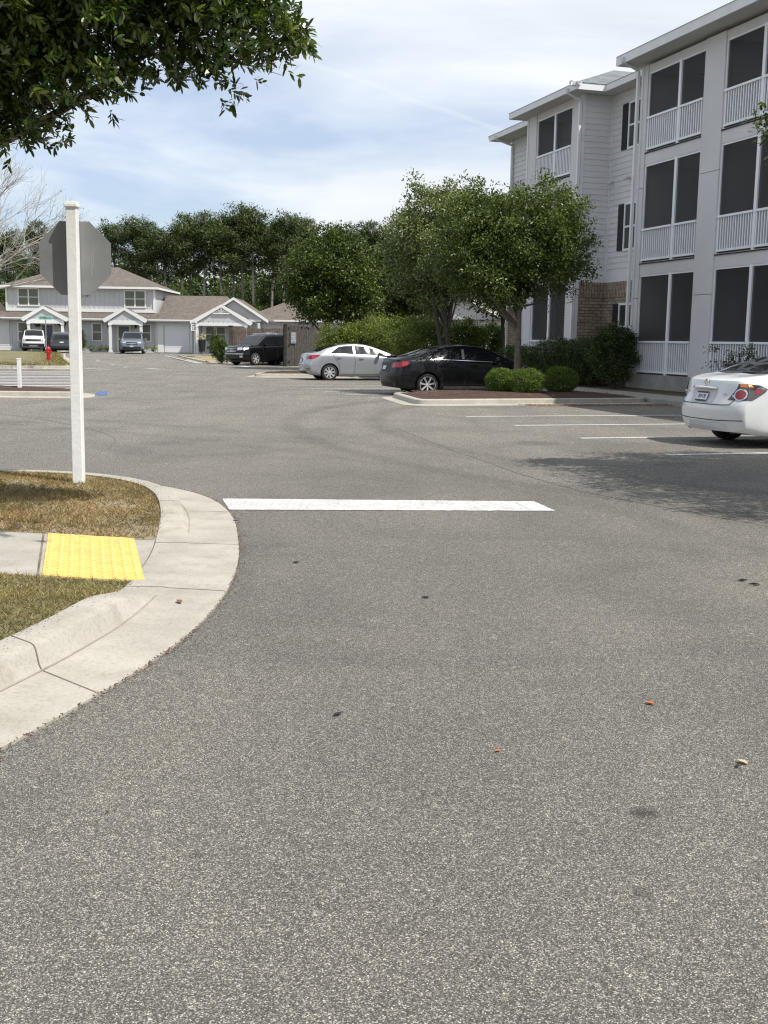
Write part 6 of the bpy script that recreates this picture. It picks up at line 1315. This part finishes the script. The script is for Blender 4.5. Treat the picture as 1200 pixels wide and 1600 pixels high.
white = S_(paint=P_WHITE, tex=1, nx=110, spokes=7,
  rear_seams=[[(-.70, .95), (-.68, .72), (-.64, .665), (-.5, .655), (.5, .655), (.64, .665), (.68, .72), (.70, .95)], [(-.84, .43), (-.4, .415), (.4, .415), (.84, .43)]],
  patches=[('tail_light', M_SMOKE, 'e2', LAMPW, .004), ('tail_lens', M_AMBER, 'e2', [('e', [(.87, .935), (1.0, .935), (1.0, .985), (.90, .985)]), ('s', [(0, .935), (.10, .93), (.05, .985), (0, .985)])], .008),
           ('brake_ring', M_CHROME, 'r2', CIRC(.092), .010), ('brake_lamp', M_RED, 'r2', CIRC(.073), .014), ('brake_lens', M_RED, 's', [(.14, .82), (.30, .875), (.34, .905), (.12, .905)], .008), ('lens_edge', M_CHROME, 's', [(.10, .91), (.36, .91), (.24, .955), (.10, .945)], .009),
           ('bumper_valance', P_WHITE, 'r', [(-.6, .30), (.6, .30), (.5, .37), (-.5, .37)], .012), ('plate_recess', mat('recess_white', (.50, .52, .52), .4), 'r', [(-.30, .675), (.30, .675), (.33, .86), (-.33, .86)], .004)],
  extra=[('exhaust', M_CHROME, tips((-.60, .60), .262)), ('exhaust_bore', M_DARK, lambda mb, B: [mb.lathe([(.001, 0), (.036, 0), (.036, .02)], (.054+B.Er(.262, y), y, .262), 14, 'x') for y in (-.6, .6)]),
         ('grab_bar', M_CHROME, lambda mb, B: mb.tube([(B.Er(.90, y)-.018-.014*(abs(y) < .28), y, .895+.012*(1-(y/.3)**2)) for y in (-.32, -.3, -.2, -.1, 0, .1, .2, .3, .32)], [.008, .02, .026, .027, .028, .027, .026, .02, .008], 8)),
         ('reverse_lens', M_CLEAR, lambda mb, B: [mb.lathe([(.001, -.012), (.035, -.010), (.045, 0), (.045, .02)], (B.Er(.79, .665)-.004, y, .775), 16, 'x') for y in (-.625, .625)]),
         ('emblem', M_CHROME, lambda mb, B: (mb.lathe([(.040, -.004), (.044, -.009), (.052, -.009), (.056, -.004), (.056, .004), (.04, .004)], (B.Er(.985, 0)-.004, 0, .985), 24, 'x', closed=True), mb.box(B.Er(.985, 0)-.016, B.Er(.985, 0)-.004, -.066, .066, .973, .997)))])
al = lot(12.28, 15.45, 0)
car, B_ = make_car('sedan', 'white sedan seen from behind with chrome trunk bar at the right edge', white, al, ALPHA, plate=('357\u2022170', .69, .15))
rt = Matrix.Rotation(R(-90), 3, 'Z') @ Matrix.Rotation(R(90), 3, 'X'); c0 = 2.41
text('ALTIMA', .052, M_CHROME, car, Vector((B_.Er(.82, .5)-.006-c0, .50, .83)), rt, extrude=.003, sx=1.2); text('2.5 S', .05, M_CHROME, car, Vector((B_.Er(.81, -.5)-.006-c0, -.50, .815)), rt, extrude=.003, sx=1.15)
# black sedan
camry = S_(paint=P_BLACK, trim=1, handle_m=P_BLACK, L=4.81, spokes=7, rim=.72, spw=.024,
  top=[(0, 1.03), (.12, 1.085), (.30, 1.11), (.62, 1.135), (.90, 1.19), (1.25, 1.32), (1.6, 1.42), (1.95, 1.46), (2.3, 1.47), (2.6, 1.455), (2.9, 1.40), (3.2, 1.28), (3.5, 1.14), (3.78, 1.04), (4.1, .985), (4.5, .89), (4.81, .74)],
  side_glass=[(1.22, 2.12, None), (2.24, 3.28, None)],
  patches=[('tail_light', M_RED, 'e2', [('e', [(.60, .80), (1.0, .82), (1.0, .97), (.62, .93)]), ('s', [(0, .82), (.18, .85), (.30, .93), (.26, .985), (0, .97)])], .008),
           ('plate_recess', M_PLAST, 'r', [(-.36, .66), (.36, .66), (.40, .95), (-.40, .95)], .004), ('rocker', mat('rocker_sheen', (.04, .04, .045), .25, coat=1), 's', [(1.55, .21), (3.4, .21), (3.4, .30), (1.55, .30)], .02),
           ('pillar', mat('pillar_chrome', (.38, .38, .37), .3, metal=.7), 's', [(2.13, 1.06), (2.21, 1.06), (2.23, 1.34), (2.15, 1.34)], .007)],
  rear_seams=[[(-.72, .62), (.72, .62)]],
  extra=[('spoiler', P_BLACK, spoilerf(1.10, .02)), ('exhaust', M_CHROME, tips((-.62, .62), .29))])
make_car('sedan', 'glossy black sedan parked left of the mulch island shrubs', camry, lot(11.85, 31.25, -.01), ALPHA, plate=('', .72, .15))
civic = S_(paint=P_SILV, L=4.56, r=.315, axles=(.98, 3.65), handle_m=P_SILV, spokes=8, spw=.03, rim=.68,
  top=[(0, 1.00), (.12, 1.06), (.35, 1.09), (.55, 1.13), (.9, 1.25), (1.3, 1.365), (1.7, 1.425), (2.05, 1.438), (2.4, 1.42), (2.75, 1.34), (3.1, 1.21), (3.45, 1.07), (3.7, .99), (4.05, .92), (4.35, .83), (4.56, .70)],
  belt=[(0, .93), (.5, 1.01), (1.2, 1.02), (2.5, .97), (3.3, .925), (3.7, .88), (4.1, .83), (4.56, .62)], side_glass=[(.98, 1.93, taper([(.98, .05), (1.35, .8), (1.6, .9)])), (2.02, 2.98, taper([(2.0, .9), (2.4, .9), (2.9, .7)])), (3.0, 3.3, taper([(3.0, .65), (3.3, .1)]))], end_glass=[(.5, 1.35, 7.05, 'rear_window'), (2.6, 3.5, 7.0, 'windshield')],
  seams=[[(1.97, 1.0), (1.99, .7), (1.97, .28)], [(3.12, .92), (3.14, .7), (3.06, .28)], [(1.10, 1.02), (1.20, .85), (1.36, .65), (1.38, .3)], [(1.38, .265), (3.06, .265)], [(3.25, .9), (3.6, .86)]],
  handles=[(1.26, .90), (2.15, .87)], mirror=(2.92, .96), mirror_m=P_DGREY, w=[(0, .83), (.4, .87), (1.0, .878), (3.6, .875), (4.2, .84), (4.56, .76)], wr=[(0, .68), (.6, .70), (1.0, .66), (1.5, .60), (2.2, .585), (2.6, .60), (3.0, .65), (3.4, .73), (4.0, .74), (4.56, .6)],
  patches=[('tail_light', M_RED, 'e2', [('e', [(.62, .80), (1.0, .82), (1.0, .98), (.66, .90)]), ('s', [(0, .82), (.16, .86), (.42, .955), (.38, .985), (0, .98)])], .006), ('reverse_lens', M_CLEAR, 'e2', [('e', [(.62, .76), (.98, .77), (.98, .81), (.62, .80)])], .007),
           ('reflector', M_RED, 'e2', [('e', [(.7, .42), (.95, .43), (.95, .47), (.7, .46)])], .006), ('lower_bumper', M_PLAST, 'r', [(-.6, .27), (.6, .27), (.55, .36), (-.55, .36)], .006)],
  rear_seams=[[(-.68, .60), (.68, .60)]])
make_car('sedan', 'silver compact sedan parked beyond the black sedan', civic, lot(11.9, 42.95, -.02), ALPHA, plate=('', .68, .15))
# sport utility vehicles
def suv(**k):
    d = dict(L=4.82, kr=.12, kf=.30, r=.37, axles=(.95, 3.74), sm=.07, zb=[(0, .38), (.5, .27), (4.3, .27), (4.82, .36)], glass_v=5.95,
      top=[(0, 1.60), (.12, 1.72), (.4, 1.79), (1.2, 1.815), (2.2, 1.815), (2.7, 1.79), (2.95, 1.70), (3.2, 1.50), (3.45, 1.30), (3.62, 1.19), (4.0, 1.17), (4.5, 1.12), (4.72, 1.05), (4.82, .92)],
      belt=[(0, 1.15), (1, 1.16), (2.5, 1.11), (3.4, 1.08), (3.7, 1.08), (4.4, 1.03), (4.82, .85)], w=[(0, .88), (.5, .93), (4.3, .93), (4.82, .86)], wr=[(0, .70), (.5, .74), (2.5, .73), (3.0, .74), (3.5, .80), (4.2, .82), (4.82, .74)],
      rear=[(.2, .08), (.4, .0), (.6, 0), (.7, .04), (1.1, .07), (1.75, .24)], front=[(.25, .12), (.4, .02), (.6, 0), (.9, .02), (1.1, .10)],
      side_glass=[(.30, 1.02, taper([(.30, .6), (.5, .85), (2, .9)])), (1.12, 2.02, None), (2.10, 3.02, taper([(2.1, .9), (2.8, .85), (3.02, .6)]))], end_glass=[(2.86, 3.56, 6.95, 'windshield')], rear_glass_yz=[(-.60, 1.16), (.60, 1.16), (.55, 1.56), (-.55, 1.56)],
      seams=[[(2.06, 1.1), (2.06, .4)], [(3.15, 1.08), (3.17, .8), (3.08, .42)], [(1.10, 1.12), (1.18, .9), (1.32, .7), (1.34, .45)]], handles=[(1.22, 1.0), (2.2, .98)], mirror=(3.02, 1.10), rear_seams=[], spokes=6, spw=.035, clad=0, patches=[], extra=[])
    d.update(k); return d
def rails(mb, B):
    for sd in (1, -1): mb.tube([(.5, .62*sd, B.top(.5)-.02), (.65, .62*sd, B.top(.6)+.03), (1.6, .62*sd, 1.86), (2.5, .62*sd, B.top(2.5)+.035), (2.62, .62*sd, B.top(2.6)-.02)], .016, 6)
def slats(mb, B, n=3, z0=.74, z1=.98, w=.42):
    for i in range(n):
        z = z0+(z1-z0)*(i+.5)/n; mb.tube([(B.L-B.Ef(z, y)+.012, y, z) for y in np.linspace(-w, w, 9)], .012, 5)
front4 = [('headlight', M_CLEAR, 'g2', [('g', [(.60, .86), (1.0, .90), (1.0, 1.04), (.62, 1.02)])], .008), ('headlight', M_CLEAR, 's', [(4.45, .92), (4.80, .90), (4.78, 1.03), (4.45, 1.02)], .008),
          ('grille', M_PLAST, 'f', [(-.46, .74), (.46, .74), (.50, 1.0), (-.50, 1.0)], .006), ('bumper_bar', mat('bumper_silver', (.34, .35, .36), .35, metal=.5), 'f', [(-.80, .62), (.80, .62), (.84, .70), (-.84, .70)], .012), ('lower_grille', M_PLAST, 'f', [(-.55, .42), (.55, .42), (.60, .58), (-.60, .58)], .007), ('fog_lamp', M_CLEAR, 'f2', [(.62, .46), (.78, .46), (.78, .56), (.62, .56)], .01)]
k4 = suv(paint=P_BLACK, patches=front4, rim=.66, extra=[('roof_rail', M_CHROME, rails), ('grille_slat', M_CHROME, lambda mb, B: slats(mb, B)), ('emblem', M_CHROME, lambda mb, B: mb.lathe([(.05, 0), (.06, .012), (.075, .012), (.085, 0), (.07, -.004)], (B.L-B.Ef(.88, 0)+.012, 0, .88), 16, 'x', closed=True))], mirror_m=P_BLACK)
hd = math.atan2(-.82, -.57)
make_car('suv', 'black boxy SUV facing the camera in front of the brown fence', k4, (-7.35, 67.0, .0), hd-.12, cat='SUV')
van = suv(paint=P_BLACK, L=5.0, extra=[('roof_rail', M_CHROME, rails)], patches=front4, top=[(p[0], p[1]+.05) for p in suv()['top']], mirror_m=P_BLACK)
make_car('suv', 'second black SUV with chrome roof rails mostly hidden behind the first', van, (-6.95, 70.6, .05), hd+.25, cat='SUV')
fw = [('grille', M_PLAST, 'f', [(-.78, .84), (.78, .84), (.80, 1.02), (-.80, 1.02)], .006), ('headlight', M_CLEAR, 'f2', [(.60, .88), (.78, .88), (.78, .99), (.60, .99)], .012), ('bumper_lower', M_PLAST, 'g', [(-.98, .38), (.98, .38), (.98, .66), (-.98, .66)], .007), ('skid_plate', mat('skid', (.3, .3, .3), .5), 'f', [(-.3, .42), (.3, .42), (.34, .50), (-.34, .50)], .012)]
bz = lambda y: road_h(y)
wsuv = suv(paint=paintm('white_gloss', (.74, .75, .75)), L=4.4, axles=(.85, 3.5), top=[(0, 1.66), (.15, 1.76), (.5, 1.79), (2.2, 1.79), (2.5, 1.74), (2.75, 1.55), (2.95, 1.36), (3.1, 1.22), (3.5, 1.20), (4.1, 1.16), (4.3, 1.08), (4.4, .95)], belt=[(0, 1.15), (2.5, 1.12), (3.2, 1.10), (4.1, 1.05), (4.4, .88)], w=[(0, .9), (4.1, .93), (4.4, .88)], wr=[(0, .74), (2.5, .74), (3.1, .82), (4, .84), (4.4, .78)], zb=[(0, .3), (4.4, .34)],
  side_glass=[(.3, 1.0, None), (1.1, 1.85, None), (1.92, 2.62, None)], end_glass=[(2.42, 3.03, 6.95, 'windshield')], seams=[[(1.9, 1.1), (1.9, .4)]], handles=[(1.1, 1.0), (2.0, 1.0)], mirror=(2.62, 1.12), mirror_m=P_DGREY, patches=fw, extra=[])
make_car('suv', 'small white SUV with black grille facing the camera before the left townhouse porch', wsuv, (-29.75, 95.6, bz(95)+.05), R(-75), cat='SUV')
crv = suv(paint=P_DGREY, L=4.6, top=[(0, 1.30), (.1, 1.50), (.35, 1.62), (1, 1.66), (2, 1.67), (2.5, 1.62), (3, 1.38), (3.35, 1.16), (4.2, 1.05), (4.6, .9)], belt=[(0, 1.05), (2.5, 1.04), (3.4, 1.02), (4.6, .8)], axles=(.85, 3.5), end_glass=[(2.6, 3.3, 6.95, 'windshield')], side_glass=[(.35, 1.0, None), (1.1, 1.85, None), (1.92, 2.8, None)], rear_glass_yz=[(-.62, 1.08), (.62, 1.08), (.5, 1.42), (-.5, 1.42)], mirror=(2.8, 1.05), seams=[], handles=[],
  patches=[('tail_light', M_RED, 'e2', [('e', [(.80, .85), (1, .85), (1, 1.05), (.84, 1.05)])], .008), ('bumper_lower', M_PLAST, 'e', [(-.98, .34), (.98, .34), (.98, .55), (-.98, .55)], .008)])
make_car('suv', 'dark grey SUV seen from behind, half hidden by the white sign post', crv, (-26.55, 93.2, bz(93)), R(101), cat='SUV', plate=('', .78, .15))
fp = [('grille', M_PLAST, 'f', [(-.40, .72), (.40, .72), (.52, .94), (-.52, .94)], .006), ('headlight', M_CLEAR, 'g2', [('g', [(.58, .84), (1.0, .88), (1.0, .98), (.60, .96)])], .008), ('lower_grille', M_PLAST, 'g', [(-.85, .38), (.85, .38), (.80, .58), (-.80, .58)], .007), ('grille_bar', M_CHROME, 'f', [(-.40, .80), (.40, .80), (.40, .84), (-.40, .84)], .012), ('license_plate', M_CLEAR, 'f', [(-.15, .55), (.15, .55), (.15, .66), (-.15, .66)], .02)]
pil = suv(paint=P_GREY, patches=fp, rim=.66, extra=[('roof_rail', M_CHROME, rails), ('emblem', M_CHROME, lambda mb, B: mb.box(B.L-B.Ef(.83, 0)+.006, B.L-B.Ef(.83, 0)+.024, -.07, .07, .76, .88))], w=[(0, .92), (.5, .97), (4.3, .97), (4.82, .90)])
make_car('suv', 'blue grey SUV facing the camera before the right townhouse door', pil, (-21.2, 94.6, bz(94)), R(-80), cat='SUV')
print('POLYS', sum(len(o.data.polygons) for o in S.objects if o.type == 'MESH'))
